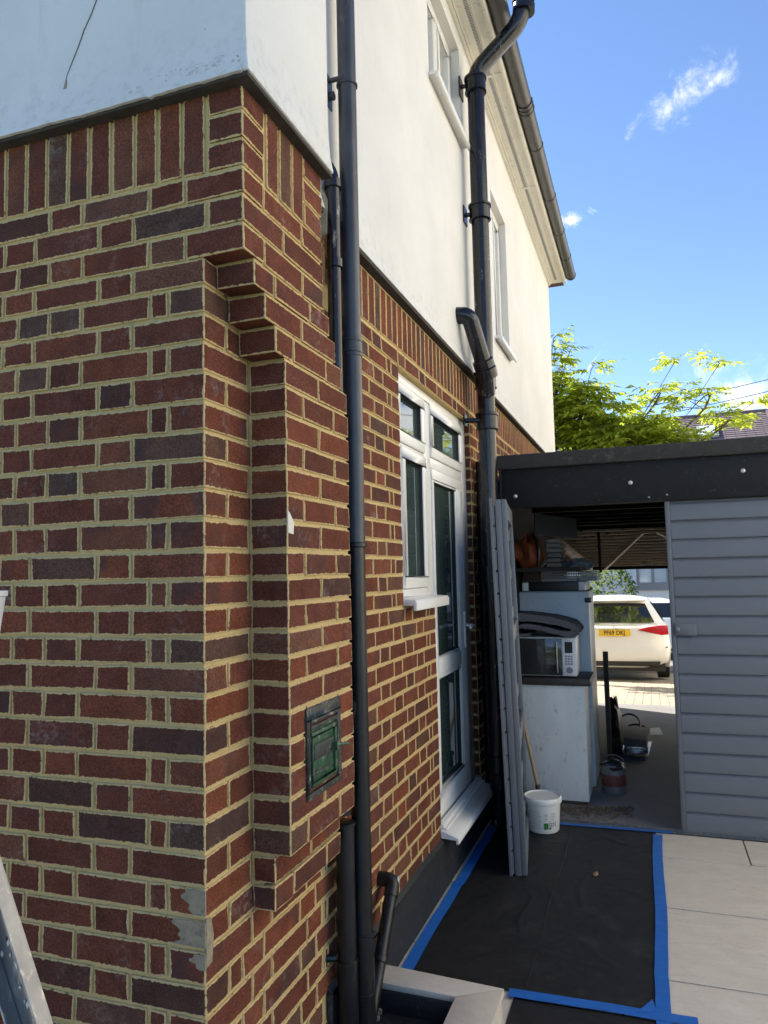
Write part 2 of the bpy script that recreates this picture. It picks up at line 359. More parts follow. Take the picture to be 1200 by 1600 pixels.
M['farwall'] = pm('far_white_wall', (.74, .75, .78), (.70, .71, .74), 2, .8)
M['rooftile'] = pm('purple_grey_tiles', (.145, .110, .120), (.105, .082, .092), 3, .85, bump=.3, bscale=12, dirt=(.16, .13, .11), dscale=2.5, damt=.4)
M['housetile'] = pm('brown_roof_tiles', (.11, .065, .045), (.08, .05, .038), 4, .9, bump=.4, bscale=20)
M['greyframe'] = pm('grey_window_frame', (.22, .24, .26), (.19, .21, .23), 5, .5)
M['neighbour'] = pm('cream_bounce_wall', (.86, .81, .68), (.83, .78, .66), 1.2, .85, bump=.3, bscale=50)
M['bark'] = pm('bark', (.10, .075, .05), (.06, .048, .035), 20, .95, bump=.8, bscale=40)
M['leaf'] = leaf_material('ash_leaf', (.15, .23, .032), (.27, .32, .038), (.56, .66, .065))
M['hedge'] = leaf_material('hedge_leaf', (.035, .085, .015), (.10, .16, .02), (.28, .36, .03))
M['dry'] = pm('dry_leaf', (.36, .22, .11), (.26, .15, .08), 30, .8)
M['paper'] = pm('white_paper', (.62, .63, .64), (.56, .57, .58), 8, .7)
M['silver'] = pm('foil_silver', (.55, .55, .56), (.4, .4, .42), 20, .25, .9)
M['card'] = pm('cardboard_grey', (.22, .20, .17), (.17, .155, .13), 9, .85)
M['bluewhite'] = pm('dusty_white_plastic', (.62, .64, .66), (.54, .56, .58), 12, .45)
def tile_material():
    t = NT('porcelain_tile')
    oi = t.n.new('ShaderNodeObjectInfo'); cv = t.n.new('ShaderNodeCombineXYZ'); t.l.new(t.math('MULTIPLY', oi.outputs['Random'], 60), cv.inputs[0]); t.l.new(t.math('MULTIPLY', oi.outputs['Random'], 37), cv.inputs[1])
    v = t.mapping((1, 1, 1), loc=cv.outputs[0])
    r_ = t.n.new('ShaderNodeMapping'); t.l.new(v, r_.inputs[0]); r_.inputs['Rotation'].default_value = (0, 0, R(-38)); r_.inputs['Scale'].default_value = (2.6, 6, 1)
    col = t.mix(t.ramp(t.noise(2.2, 9, .72, r_.outputs[0], .8), [(.30, 0.), (.70, 1.)]), (.60, .54, .45), (.72, .66, .565))
    col = t.mix(t.ramp(t.noise(5, 9, .75, r_.outputs[0], 1.4), [(.58, 0.), (.70, .5)]), col, (.36, .32, .275))
    col = t.mix(t.ramp(t.noise(120, 5, .7, v), [(.56, 0.), (.70, .5)]), col, (.36, .33, .29))
    col = t.mix(t.ramp(t.noise(1.7, 5, .6, v), [(.5, 0.), (.8, .35)]), col, (.46, .42, .36))
    return t.fin(col, .62, 0, .35, t.bump(t.noise(50, 6, .7, v), .25, .004))
M['tile'] = tile_material()

# ================================================================== GROUND AND SETTING
def ground_h(x, y):
    if y < 7.6: return -.03
    if y < 15: return -.03 - .60*(y-7.6)/7.4
    return -.63
m = MB(); ys = [-60, -20, -6, 0, 7.6, 9, 11, 13, 15, 40, 90, 300, 900]; xs = [-600, -120, -40, -12, -5, 0, 5, 12, 40, 120, 600]
for j in range(len(ys)-1):
    for i in range(len(xs)-1):
        a, b, c, d = xs[i], xs[i+1], ys[j], ys[j+1]
        m.quad((a, c, ground_h(a, c)), (b, c, ground_h(b, c)), (b, d, ground_h(b, d)), (a, d, ground_h(a, d)))
tag(m.build('ground', M['earth'], fix=False), kind='structure')
tag(MB().box(-8, 4.4, -14, -2.6, -.2, -.006).build('lawn', M['grass']), kind='structure')
patio = tag(MB().box(-4.2, 4.0, -2.6, 3.27, -.2, -.007).build('patio', M['paverjoint']), kind='structure')
tile_me = MB().box(.004, 1.196, .0045, .6455, -.02, 0).mesh('tile', M['tile'], bevel=.0012, seg=1)
for j in range(-6, 4):
    for i in range(-2, 3):
        y0 = 1.58+.65*(j-1); x0 = 1.485+1.2*(i-1) - (0 if j % 2 else .6)
        if y0 > 3.1 or x0 > 3.2 or y0 < -2.6: continue
        if (x0+1.2 < -.1 and y0 > -.4): continue
        yy = min(.65, 3.262-y0)
        place('tile', tile_me, patio, (x0, y0, 0), scale=(1, yy/.65, 1))
tag(MB().box(.02, 3.15, 3.32, 7.62, -.2, .003).build('garage_floor', M['concrete']), kind='structure')
# sloping drive of block paving
dz = lambda y: .0 - .60*(y-7.62)/7.4
drive = tag(MB().hexa([(-1.5, 7.62, -.3), (4.2, 7.62, -.3), (4.2, 15, -.9), (-1.5, 15, -.9), (-1.5, 7.62, -.008), (4.2, 7.62, -.008), (4.2, 15, dz(15)-.008), (-1.5, 15, dz(15)-.008)]).build('driveway', M['paverjoint']), kind='structure')
pv = MB().box(.004, .196, .004, .096, -.03, 0).mesh('paver', M['paver'], bevel=.004, seg=1)
sl_ = math.atan2(-.60, 7.4); rest = MB(); n_p = 0
for j in range(70):
    y = 7.63+.1*j
    if y > 14.8: break
    for i in range(-4, 15):
        x = .0+.2*i+(.1 if j % 2 else 0)
        near = 0.5 < x < 1.35 and y < 11.6
        if near and n_p < 240:
            n_p += 1; place('paver', pv, drive, (x, y, dz(y)+random.uniform(-.001, .001)), (sl_, 0, 0))
        else:
            z = dz(y); rest.box(x+.004, x+.196, y+.004, y+.096, z-.03, z-.002)
ob = rest.build('paver', M['paver'], drive); ob['kind'] = 'stuff'
tag(MB().box(-120, 120, 16.6, 22.5, -.9, -.615).build('road', M['asphalt']), kind='structure')
m = MB(); m.box(-120, 120, 15.0, 16.45, -.9, -.56); m.box(-120, 120, 22.65, 24.4, -.9, -.5)
tag(m.build('pavement', M['concrete']), kind='structure')
m = MB()
for k in range(60):
    m.box(-30+k*.92, -30+k*.92+.91, 16.46, 16.59, -.9, -.545); m.box(-30+k*.92, -30+k*.92+.91, 22.51, 22.64, -.9, -.49)
tag(m.build('kerb', M['concrete'], bevel=.01, seg=1), kind='structure')

# ================================================================== BRICK HOUSE
house = thing('brick_house', 'brick house with a white rendered upper floor and a corbelled brick pilaster at its corner', 'house', (0, 0, 0))
P = .118
ZJ = [2.643, 2.570, 2.493, 2.418, 2.347, 2.272, 2.196, 2.119, 2.041, 1.964, 1.89, 1.815, 1.739, 1.660, 1.586, 1.515, 1.442, 1.371, 1.298, 1.223, 1.145, 1.071, .994, .918, .841, .767, .694, .613, .537, .462, .387, .312, .237, .162, .087, .012]
ZM = [2.620, 2.545, 2.470, 2.395, 2.32, 2.247, 2.175, 2.1, 2.023, 1.953, 1.88, 1.808, 1.729, 1.656, 1.58, 1.508, 1.436, 1.363, 1.29, 1.216, 1.14, 1.066, .99, .915, .84, .765, .69, .613, .537, .462, .387, .312, .237]
bcache = {}
def brick_mesh(Lx, D, H, det, seed):
    rg = random.Random(seed); c = .0019; e = .0090
    v = []; f = []; ea = []
    dims = (Lx, D, H); idx = {}
    def corner(s): return [0 if s[k] < 0 else dims[k] for k in range(3)]
    for sx in (-1, 1):
        for sy in (-1, 1):
            for sz in (-1, 1):
                s = (sx, sy, sz); base = corner(s); jit = [rg.uniform(-.0018, .0018) for _ in range(3)]
                for ax in range(3):
                    p = [base[k] - (0 if k == ax else s[k]*c*rg.uniform(.7, 1.5)) + jit[k] for k in range(3)]
                    idx[(s, ax)] = len(v); v.append(tuple(p)); ea.append(0.0)
    def face(ax, sgn, name):
        o = [k for k in range(3) if k != ax]
        cs = []
        for a, b in ((-1, -1), (1, -1), (1, 1), (-1, 1)):
            s = [0, 0, 0]; s[ax] = sgn; s[o[0]] = a; s[o[1]] = b; cs.append(tuple(s))
        q = [idx[(s, ax)] for s in cs]
        if name in det:
            cen = [sum(v[i][k] for i in q)/4 for k in range(3)]; ins = []
            for i in q:
                p = list(v[i])
                for k in o: p[k] += e*(1 if cen[k] > p[k] else -1)*rg.uniform(.7, 1.3)
                p[ax] += sgn*rg.uniform(-.0006, .0012); ins.append(len(v)); v.append(tuple(p)); ea.append(1.0)
            for k in range(4): f.append((q[k], q[(k+1) % 4], ins[(k+1) % 4], ins[k]))
            f.append(tuple(ins))
        else: f.append(tuple(q))
    for ax, sgn, nm in ((0, -1, 'l'), (0, 1, 'r'), (1, -1, 'f'), (1, 1, 'k'), (2, -1, 'b'), (2, 1, 't')): face(ax, sgn, nm)
    for ax in range(3):      # edges along axis ax
        o = [k for k in range(3) if k != ax]
        for a in (-1, 1):
            for b in (-1, 1):
                s0 = [0]*3; s0[o[0]] = a; s0[o[1]] = b; s1 = list(s0); s0[ax] = -1; s1[ax] = 1; s0 = tuple(s0); s1 = tuple(s1)
                f.append((idx[(s0, o[0])], idx[(s1, o[0])], idx[(s1, o[1])], idx[(s0, o[1])]))
    for sx in (-1, 1):
        for sy in (-1, 1):
            for sz in (-1, 1): f.append(tuple(idx[((sx, sy, sz), a)] for a in range(3)))
    return v, f, ea
def get_brick(Lx, D, H, det):
    key = (round(Lx, 3), round(D, 3), round(H, 3), det)
    lst = bcache.setdefault(key, [])
    k = random.randrange(4)
    while len(lst) <= k:
        v, f, ea = brick_mesh(Lx, D, H, det, hash(key) % 10007+len(lst)*131)
        mb = MB(); mb.v = v; mb.f = f; mb.m = [0]*len(f); mb.att = {'edge': ea, 'rnd': [0.0]*len(v)}
        lst.append((mb.mesh('brick', M['brick']), v, f, ea))
    return lst[k]
bricks = []     # (origin, rotz, (Lx, D, H), det, kind)
def fpx(x0, x1, z0, z1, D=.1, det='f', y=0, kind='brick'):      # on a face looking towards -y
    bricks.append(((x0, y, z0), 0, (x1-x0, D, z1-z0), det, kind))
def fpy(y0, y1, z0, z1, D=.1, det='f', x=0, kind='brick'):      # on a face looking towards +x
    bricks.append(((x, y0, z0), math.pi/2, (y1-y0, D, z1-z0), det, kind))
J = .0052; jz = .0044
def run(x, lens, lim, sign=-1):
    r = []
    for l in lens:
        if (x < lim if sign < 0 else x > lim): break
        r.append((x-l, x) if sign < 0 else (x, x+l)); x += sign*(l+.0086)
    return r
Hd, St = .1039, .2164
for i in range(len(ZJ)-1):
    z1 = ZJ[i]-jz; z0 = ZJ[i+1]+jz; even = i % 2 == 0
    # ---- face looking at the camera (-y)
    if i <= 2:
        if i == 0: seq = [.170, Hd, .2130, Hd+.003, St, Hd, St]
        elif i == 1: seq = [Hd, .2215, Hd, St, Hd, St]
        else: seq = [.170, Hd, .2130, Hd+.003, Hd, St, Hd]
        R_ = run(P, seq, -.95); side_y = .49
        (a, b) = R_[0]
        # corner brick shows both faces
        rl = (Hd if i != 1 else St); fpx(a, b, z0, z1, D=rl, det='frb')
        for a, b in R_[1:]: fpx(a, b, z0, z1)
        y = rl+.0086
        for l in ([.224, Hd+.04] if i != 1 else [.264]): fpy(y, min(y+l, .489), z0, z1, x=P, det='frb' if y+l > .47 else 'f'); y += l+.0086
    else:
        if even: seq = [Hd, .0495, St, Hd, Hd, St, Hd, St]
        else: seq = [St, Hd, St, Hd, St, Hd]
        R_ = run(0, seq, -.95); a, b = R_[0]
        rl = St if even else Hd
        if i <= 6 and not even: rl = Hd
        fpx(a, b, z0, z1, D=rl, det='fr')
        for a, b in R_[1:]: fpx(a, b, z0, z1)
        # ---- return face x=0, y from corner to the pilaster
        if i <= 6: ye = .056*(i-2)
        elif z1 > .70: ye = .225
        else: ye = None
        if ye is not None and not even and ye > .125: fpy(rl+.0086, max(ye+.01, rl+.03), z0, z1)
        # ---- pilaster
        if z1 > .70:
            yl = min(.225, .056*(i-2)); yr = min(.676, .49+.045*(i-2)) if i < 7 else .678
            px = P
            if z1 < .84: px = .07; yr = .668
            if z1 < .76: px = .036; yr = .635
            if even: segs = [St, St]
            else: segs = [Hd, St, Hd]
            if i == 3: segs = [Hd, St, Hd]
            y = yl
            for k, l in enumerate(segs + [St]):
                e_ = y+l
                if yr-e_ < .045: e_ = yr
                if z0 > .95 and z1 < 1.215 and e_ > .34 and y < .545:      # opening for the hatch
                    if y < .31: fpy(y, .318, z0, z1, D=px-.004 if k == 0 else .09, x=px, det='lfb' if k == 0 else 'f')
                    if e_ > .58: fpy(max(y, .565), e_, z0, z1, D=.09, x=px, det='fr')
                    elif e_ >= yr-.001: fpy(.565, yr, z0, z1, D=.09, x=px, det='fr')
                else:
                    det = 'f'+('l' if k == 0 else '')+('r' if e_ == yr else '')+('b' if (i <= 7 or z1 < .92) else '')
                    fpy(y, e_, z0, z1, D=px-.004 if k == 0 else min(.1, px-.002), x=px, det=det)
                y = e_+.0086
                if y > yr: break
        # ---- wall under the pilaster, flush with the return face
        else:
            y = rl+.0086
            for l in ([.056, Hd, St, Hd, St] if not even else [Hd, St, Hd]):
                fpy(y, y+l, z0, z1); y += l+.0086
                if y > .68: break
# quoin stacks and soldier course on the front face and pilaster
for a, b in ((2.648, 2.715), (2.725, 2.791), (2.801, 2.862)):
    fpx(.014, P, a, b, D=.112, det='frb'); fpy(.362, .489, a, b, x=P, det='fr')
x = .003
for k in range(14):
    fpx(x-.0655, x, 2.648, 2.862, kind='soldier_brick'); x -= .0755
for a in (.127, .2055, .284): fpy(a, a+.068, 2.648, 2.862, x=P, kind='soldier_brick')
# ---- main side wall beyond the pilaster
for i in range(len(ZM)-1):
    z1 = ZM[i]-jz; z0 = ZM[i+1]+jz; typeA = i % 2 == 1     # row [2.100,2.023] is i=7: closer at the jamb
    if z1 > 2.56: end = None
    elif z1 > 1.44: end = 1.600
    else: end = 2.115
    if end is None:        # above the door head, runs through
        y = .70 + (.0 if typeA else .112)
        while y < 7.6:
            l = St if (round((y-.7)/.1125) % 3 != 2) else Hd
            fpy(y, min(y+l, 7.66), z0, z1); y += l+.0086
    else:
        A = typeA
        if end > 2: A = not typeA if False else typeA
        closer_row = typeA if end < 2 else (not typeA)
        seq = [Hd, .0495, St, Hd, St, Hd, St, Hd, St, Hd] if closer_row else [St, Hd, St, Hd, St, Hd, St, Hd]
        for a, b in run(end, seq, .70): fpy(max(a, .69), b, z0, z1, det='fr' if b == end else 'f')
        y = 3.050
        for l in ([Hd, .0495, St, Hd] if typeA else [St, Hd, St]) + [St, Hd]*7:
            fpy(y, y+l, z0, z1, det='fl' if y == 3.050 else 'f'); y += l+.0086
            if y > (3.35 if z1 < 2.3 else 7.4): break
y = .62
while y < 7.6:
    fpy(y, y+.0655, 2.630, 2.842, kind='soldier_brick'); y += .0755
# ---- rank by size in the picture, the largest 290 become single parts
def pr(pt):
    d = Vector(pt)-Vector((1.04877, -1.60833, 1.59333)); w = d.dot(fw); return (d.dot(cr)/w, d.dot(cu)/w) if w > .05 else None
def seen_area(bk):
    (o, rz, (l, d, h), det, kind) = bk; ox, oy, oz = o
    c = [(ox, oy, oz), (ox+l, oy, oz), (ox+l, oy, oz+h), (ox, oy, oz+h)] if rz == 0 else [(ox, oy, oz), (ox, oy+l, oz), (ox, oy+l, oz+h), (ox, oy, oz+h)]
    q = [pr(p) for p in c]
    if any(p is None for p in q): return 0
    lim = (600/1160.7, 800/1160.7)
    if all(abs(p[0]) > lim[0] for p in q) or all(abs(p[1]) > lim[1] for p in q): return 0
    q = [(max(-lim[0], min(lim[0], p[0])), max(-lim[1], min(lim[1], p[1]))) for p in q]
    a = abs(sum(q[k][0]*q[(k+1) % 4][1]-q[(k+1) % 4][0]*q[k][1] for k in range(4)))/2
    if rz and oz > 0 and .66 < oy < .86 and ox == 0: a *= .05      # behind the pipes
    return a
# mortar mass of the walls (joints) : one mesh, bricks are its children
m = MB(); mt = .0060
m.box(-4, -.25, mt, .25, 0, 2.862); m.box(-.25, -mt, mt, 1.603, 0, 2.858)
m.box(-.25, -mt, 1.603, 2.118, 0, 1.442); m.box(-.25, -mt, 1.603, 3.052, 2.547, 2.858); m.box(-.25, -mt, 3.052, 7.66, 0, 2.858)
m.box(-4, -.25, 7.4, 7.66, 0, 2.858)
RZ = .013      # corbelled undersides: bricks hang lower than the joint mass
m.box(-.0045, P-mt, mt, .056+mt, ZJ[3]+RZ, 2.862); m.box(-.0045, P-mt, .056+mt, .485, ZJ[3], 2.862)
for i in range(3, 27):
    yl = min(.225, .056*(i-2)); yr = min(.676, .49+.045*(i-2)) if i < 7 else .678; yn = min(.225, .056*(i-1))
    px = P; pn = P
    if ZJ[i+1] < .85: pn = .07
    if ZJ[i] < .85: px = .07; yr = .668; pn = .036
    if ZJ[i] < .77: px = .036; yr = .635; pn = 0
    if ZJ[i+1] < .68: break
    if yn > yl: m.box(-.0045, px-mt, yl+mt, yn+mt, ZJ[i+1]+RZ, ZJ[i])
    x1 = px-mt
    if pn < px: m.box(max(pn-mt, -.0045), px-mt, yn+mt, yr-mt, ZJ[i+1]+RZ, ZJ[i]); x1 = pn-mt
    if x1 > 0: m.box(-.0045, x1, yn+mt, yr-mt, ZJ[i+1], ZJ[i])
wall = m.build('brick_wall', M['mortar'], house)
MB().box(-3.95, -.252, .252, 7.39, 0, 5.17).build('sun_block_core', M['dark'], house)  # unseen solid core, added to stop sun leaking through the hollow house
order = sorted(range(len(bricks)), key=lambda k: -seen_area(bricks[k]))
single = set([k for k in order if bricks[k][4] == 'brick' and seen_area(bricks[k]) > 0][:290])
rest = {'brick': MB(), 'soldier_brick': MB()}
for v_ in rest.values(): v_.att = {'edge': [], 'rnd': []}
for k, (o, rz, (l, d, h), det, kind) in enumerate(bricks):
    me, v, f, ea = get_brick(l, d, h, det)
    if k in single or (kind == 'soldier_brick' and seen_area(bricks[k]) > 0):
        place(kind, me, wall, o, (random.uniform(-.002, .002), random.uniform(-.003, .003), rz+random.uniform(-.003, .003)))
    else:
        rb = rest[kind]; b = len(rb.v); cs, sn = math.cos(rz), math.sin(rz); rv = random.random()
        rb.v += [(o[0]+p[0]*cs-p[1]*sn, o[1]+p[0]*sn+p[1]*cs, o[2]+p[2]) for p in v]; rb.f += [tuple(b+q for q in ff) for ff in f]; rb.m += [0]*len(f)
        rb.att['edge'] += ea; rb.att['rnd'] += [rv]*len(v)
for kind, rb in rest.items():
    if rb.v: ob = rb.build(kind, M['brick'], wall); ob['kind'] = 'stuff'
# cement patches near the foot of the corner
def patch(pts, name, mt_, parent, d=.003):
    o = MB().prism(pts, (0, 0, 0.0001)).build(name, mt_, parent) if False else None
def patch_front(cx, cz, w, h, seed, y=-.003):
    rg = random.Random(seed); n = 22; pts = []
    for k in range(n):
        a = 2*math.pi*k/n; r = rg.uniform(.72, 1.1)
        pts.append((min(cx+w*math.cos(a)*r, .001), y, cz+h*math.sin(a)*r))
    return MB().prism(pts, (0, .004, 0))
def cement(x0, z0, z1, seed):
    g = random.Random(seed); n = 16; ph = g.uniform(0, 6); left = [(x0+.012*math.sin(ph+k*.33)+.006*math.sin(ph*2+k*.9)+g.uniform(-.002, .002), -.0032, z0+(z1-z0)*k/n) for k in range(n+1)]
    return MB().prism([(.0012, -.0032, z0), (.0012, -.0032, z1)]+left[::-1], (0, .0045, 0))
for x0, z0, z1, s_ in ((-.052, .776, .834, 1), (-.082, .702, .760, 2), (-.030, .650, .685, 3)): cement(x0, z0, z1, s_).build('cement_patch', M['cement'], wall)
MB().prism([(.0025, .001, .77), (.0025, .02, .765), (.0025, .032, .72), (.0025, .025, .66), (.0025, .001, .655)], (-.004, 0, 0)).build('cement_patch', M['cement'], wall)
MB().prism([(P+.002, .226, 1.770), (P+.002, .238, 1.762), (P+.002, .262, 1.738), (P+.002, .258, 1.705), (P+.002, .226, 1.708)], (-.004, 0, 0)).build('mortar_repair', M['upvc_cream'], wall)
# bitumen plinth
m = MB(); m.box(-.004, .016, .70, 3.27, 0, .238); m.prism([(.016, .70, .238), (-.0035, .70, .262), (-.0035, .70, .238)], (0, 2.57, 0))
m.build('plinth', M['tar'], house, bevel=.004, seg=1)
# ---- white rendered upper floor
def bell(mb, x0, x1, y0, y1, zb, zt, fx, fy):
    lv = [(zb, 1.0), (zb+.05, .42), (zb+.12, .1), (zb+.2, 0), (zt, 0)]; base = len(mb.v)
    for z, k in lv: mb.v += [(x0, y0-fy*k, z), (x1+fx*k, y0-fy*k, z), (x1+fx*k, y1, z), (x0, y1, z)]
    for i in range(len(lv)-1):
        for j in range(4):
            j2 = (j+1) % 4; mb.f.append((base+4*i+j, base+4*i+j2, base+4*i+4+j2, base+4*i+4+j)); mb.m.append(0)
    mb.f.append((base+3, base+2, base+1, base)); mb.m.append(0); e = base+4*(len(lv)-1); mb.f.append((e, e+1, e+2, e+3)); mb.m.append(0)
upper = MB(); bell(upper, -4, .142, -.022, .505, 2.868, 6.6, .018, .020)
up = upper.build('rendered_wall', M['render'], house, bevel=.009, seg=2)
MB().box(-4, .152, -.034, .500, 2.857, 2.8685).build('drip_shade', M['drip'], up)
m = MB(); X0, X1 = -.25, .026
m.box(X0, X1, .505, 2.20, 2.93, 5.19); m.box(X0, X1, 2.20, 2.97, 2.93, 4.335); m.box(X0, X1, 2.20, 2.97, 5.03, 5.19); m.box(X0, X1, 2.97, 3.93, 2.93, 5.19)
m.box(X0, X1, 3.93, 4.57, 2.93, 3.345); m.box(X0, X1, 3.93, 4.57, 4.55, 5.19); m.box(X0, X1, 4.57, 7.685, 2.93, 5.19); m.box(-4, X0, 7.45, 7.685, 2.86, 5.19)
m.hexa([(X0, .505, 2.866), (X1+.016, .505, 2.866), (X1+.016, 7.69, 2.866), (X0, 7.69, 2.866), (X0, .505, 2.93), (X1, .505, 2.93), (X1, 7.685, 2.93), (X0, 7.685, 2.93)])
um = m.build('rendered_wall', M['render'], house)
MB().box(-.1, X1+.010, .505, 7.68, 2.852, 2.8665).build('drip_shade', M['drip'], um)
# crack in the render of the front face with its broken lip
def ribbon(pts, w, y, t=.0015):
    mb = MB()
    for (a, b, wa), (c, d, wb) in zip(pts[:-1], pts[1:]):
        mb.hexa([(a-wa*w, y-t, b), (a+wa*w, y-t, b), (a+wa*w, y+.002, b), (a-wa*w, y+.002, b), (c-wb*w, y-t, d), (c+wb*w, y-t, d), (c+wb*w, y+.002, d), (c-wb*w, y+.002, d)])
    return mb
ck = [(-.453, 2.905, 1.6), (-.447, 2.94, 2.2), (-.436, 2.985, 1.5), (-.43, 3.01, .6), (-.415, 3.04, .8), (-.392, 3.085, .5), (-.372, 3.13, .9), (-.348, 3.17, .5), (-.326, 3.215, .7), (-.316, 3.26, .4)]
ribbon(ck, .0011, -.0235).build('crack', M['crack'], up)
ribbon([(-.45, 2.885, 1), (-.442, 2.925, 3.4), (-.436, 2.96, 2.4), (-.432, 2.995, .6)], .0036, -.0242).build('flaked_patch', M['flake'], up)
rg = random.Random(5)
m = MB()
def blob(mb, x, z, rx, rz, n=9):
    pts = [(min(x+rx*rg.uniform(.5, 1.4)*math.cos(i*2*math.pi/n), .1315), -.0232-.020*max(0, min(1, (2.985-z)/.115))**1.6, z+rz*rg.uniform(.5, 1.4)*math.sin(i*2*math.pi/n)) for i in range(n)]
    mb.prism(pts, (0, .014, 0))
blob(m, .062, 2.985, .011, .006); blob(m, .078, 2.992, .007, .004)
for k in range(110):
    x = .135-abs(rg.gauss(0, .17)); z = 2.895+abs(rg.gauss(0, .055))+.02*max(0, x); r = rg.choice([rg.uniform(.001, .003), rg.uniform(.001, .003), rg.uniform(.002, .006)])
    blob(m, x, z, r*1.4, r, 7)
ob = m.build('flaked_patch', M['scuff'], up); ob['kind'] = 'stuff'
# ragged paint lip along the bottom edge
m = MB(); xs_ = [-2.2+.0125*k for k in range(188)]; zb = 2.868; prev = None
for k, x in enumerate(xs_):
    zb += rg.uniform(-.0016, .0016); zb += (2.8665-zb)*.25; cur = (x, zb-(rg.uniform(.001, .004) if rg.random() < .12 else 0), -.0432-rg.uniform(0, .0012))
    if prev: m.hexa([(prev[0], prev[2], prev[1]), (cur[0], cur[2], cur[1]), (cur[0], -.034, cur[1]), (prev[0], -.034, prev[1]), (prev[0], prev[2]+.0015, 2.878), (cur[0], cur[2]+.0015, 2.878), (cur[0], -.034, 2.878), (prev[0], -.034, 2.878)])
    prev = cur
ob = m.build('paint_lip', M['render'], up); ob['kind'] = 'stuff'
# ---- eaves
m = MB(); m.box(.026, .222, .4, 7.72, 5.178, 5.19)
sf = m.build('soffit', M['upvc_cream'], house)
m = MB(); m.box(.027, .05, .4, 7.70, 5.150, 5.1775); m.box(.050, .064, .4, 7.70, 5.163, 5.1775); m.box(.150, .162, .4, 7.7, 5.170, 5.1775)
m.build('soffit_trim', M['upvc_cream'], sf, bevel=.003, seg=1)
m = MB(); y = .5
while y < 7.6: m.box(.112, .138, y, y+.006, 5.176, 5.1782); y += .014
ob = m.build('vent_slot', M['greyframe'], sf); ob['kind'] = 'stuff'
for y in (1.2, 3.5, 5.2): MB().box(.028, .222, y, y+.028, 5.172, 5.1778).build('joint_strip', M['upvc_cream'], sf, bevel=.002, seg=1)
MB().box(.222, .244, .4, 7.72, 5.150, 5.30).build('fascia_board', M['upvc_cream'], house, bevel=.003)
def gutter_seg(y0, y1, r):
    mb = MB(); n = 12; pr_ = [(math.cos(math.pi+math.pi*k/n)*r, math.sin(math.pi+math.pi*k/n)*r) for k in range(n+1)]
    pr_ = [(-r, .018)]+pr_+[(r, .018)]; po = pr_+[(a*(r-.004)/r, b*(r-.004)/r if b < 0 else b) for a, b in reversed(pr_)]
    return mb.prism([(.305+a, y0, 5.232+b) for a, b in po], (0, y1-y0, 0))
gut = gutter_seg(.3, 7.70, .058).build('gutter', M['gutter'], house, smooth=True)
for y in (1.4, 2.55, 4.62, 5.55, 6.35, 7.05, 7.66): gutter_seg(y, y+.022, .0635).build('gutter_bracket', M['gutter'], gut, smooth=True)
for dy in (0, .05, .10): gutter_seg(3.98+dy, 4.0+dy, .066).build('union_ring', M['mblack'], gut, smooth=True)
gutter_seg(3.98, 4.11, .062).build('gutter_union', M['gutter'], gut, smooth=True)
# ---- roof : hipped, laid in stepped courses
m = MB(); rp = math.tan(R(38)); n = 26
for k in range(n):
    d0, d1 = k*.17, (k+1)*.17+.03
    m.hexa([(.30-d0, .2, 5.295+d0*rp), (.30-d0, 7.95-d0*.9, 5.295+d0*rp), (.30-d1, 7.95-d1*.9, 5.295+d1*rp), (.30-d1, .2, 5.295+d1*rp),
            (.30-d0, .2, 5.325+d0*rp), (.30-d0, 7.95-d0*.9, 5.325+d0*rp), (.30-d1, 7.95-d1*.9, 5.31+d1*rp), (.30-d1, .2, 5.31+d1*rp)])
rf = m.build('roof', M['housetile'], house)
MB().hexa([(-4.2, .2, 5.2), (.2, .2, 5.2), (.2, 7.9, 5.2), (-4.2, 7.9, 5.2), (-4.2, .2, 8.6), (-4.1, .2, 8.6), (-4.1, 4.0, 8.6), (-4.2, 4.0, 8.6)]).build('roof_slope', M['housetile'], rf)
# ---- upstairs windows
def upstairs(name, y0, y1, z0, z1, proud):
    w = MB(); f = .05; x0, x1 = -.10, -.030
    w.box(x0, x1, y0, y1, z0, z0+f); w.box(x0, x1, y0, y1, z1-f, z1); w.box(x0, x1, y0, y0+f, z0+f, z1-f); w.box(x0, x1, y1-f, y1, z0+f, z1-f)
    ym = (y0+y1)/2; w.box(x0, x1, ym-.03, ym+.03, z0+f, z1-f)
    wo = w.build(name, M['upvc'], house, bevel=.004, seg=1)
    for a, b in ((y0+f, ym-.03), (ym+.03, y1-f)):
        c = MB(); g = .045; x2 = -.024
        c.box(-.09, x2, a+.004, b-.004, z0+f+.004, z0+f+g); c.box(-.09, x2, a+.004, b-.004, z1-f-g, z1-f-.004); c.box(-.09, x2, a+.004, a+g, z0+f+g, z1-f-g); c.box(-.09, x2, b-g, b-.004, z0+f+g, z1-f-g)
        c.build('sash', M['upvc'], wo, bevel=.004, seg=1); MB().box(-.06, -.052, a+g-.005, b-g+.005, z0+f+g-.005, z1-f-g+.005).build('pane', M['bright_pane'], wo)
    s = MB(); s.prism([(-.1, y0-.02, z0-.002), (.085, y0-.02, z0-.012), (.085, y0-.02, z0-.05), (.068, y0-.02, z0-.05), (.068, y0-.02, z0-.03), (-.1, y0-.02, z0-.026)], (0, y1-y0+.03, 0))
    s.build('sill', M['upvc'], wo, bevel=.003, seg=1)
    return wo
upstairs('window', 2.205, 2.965, 4.372, 5.028, 0); upstairs('window', 3.932, 4.568, 3.384, 4.548, 0)
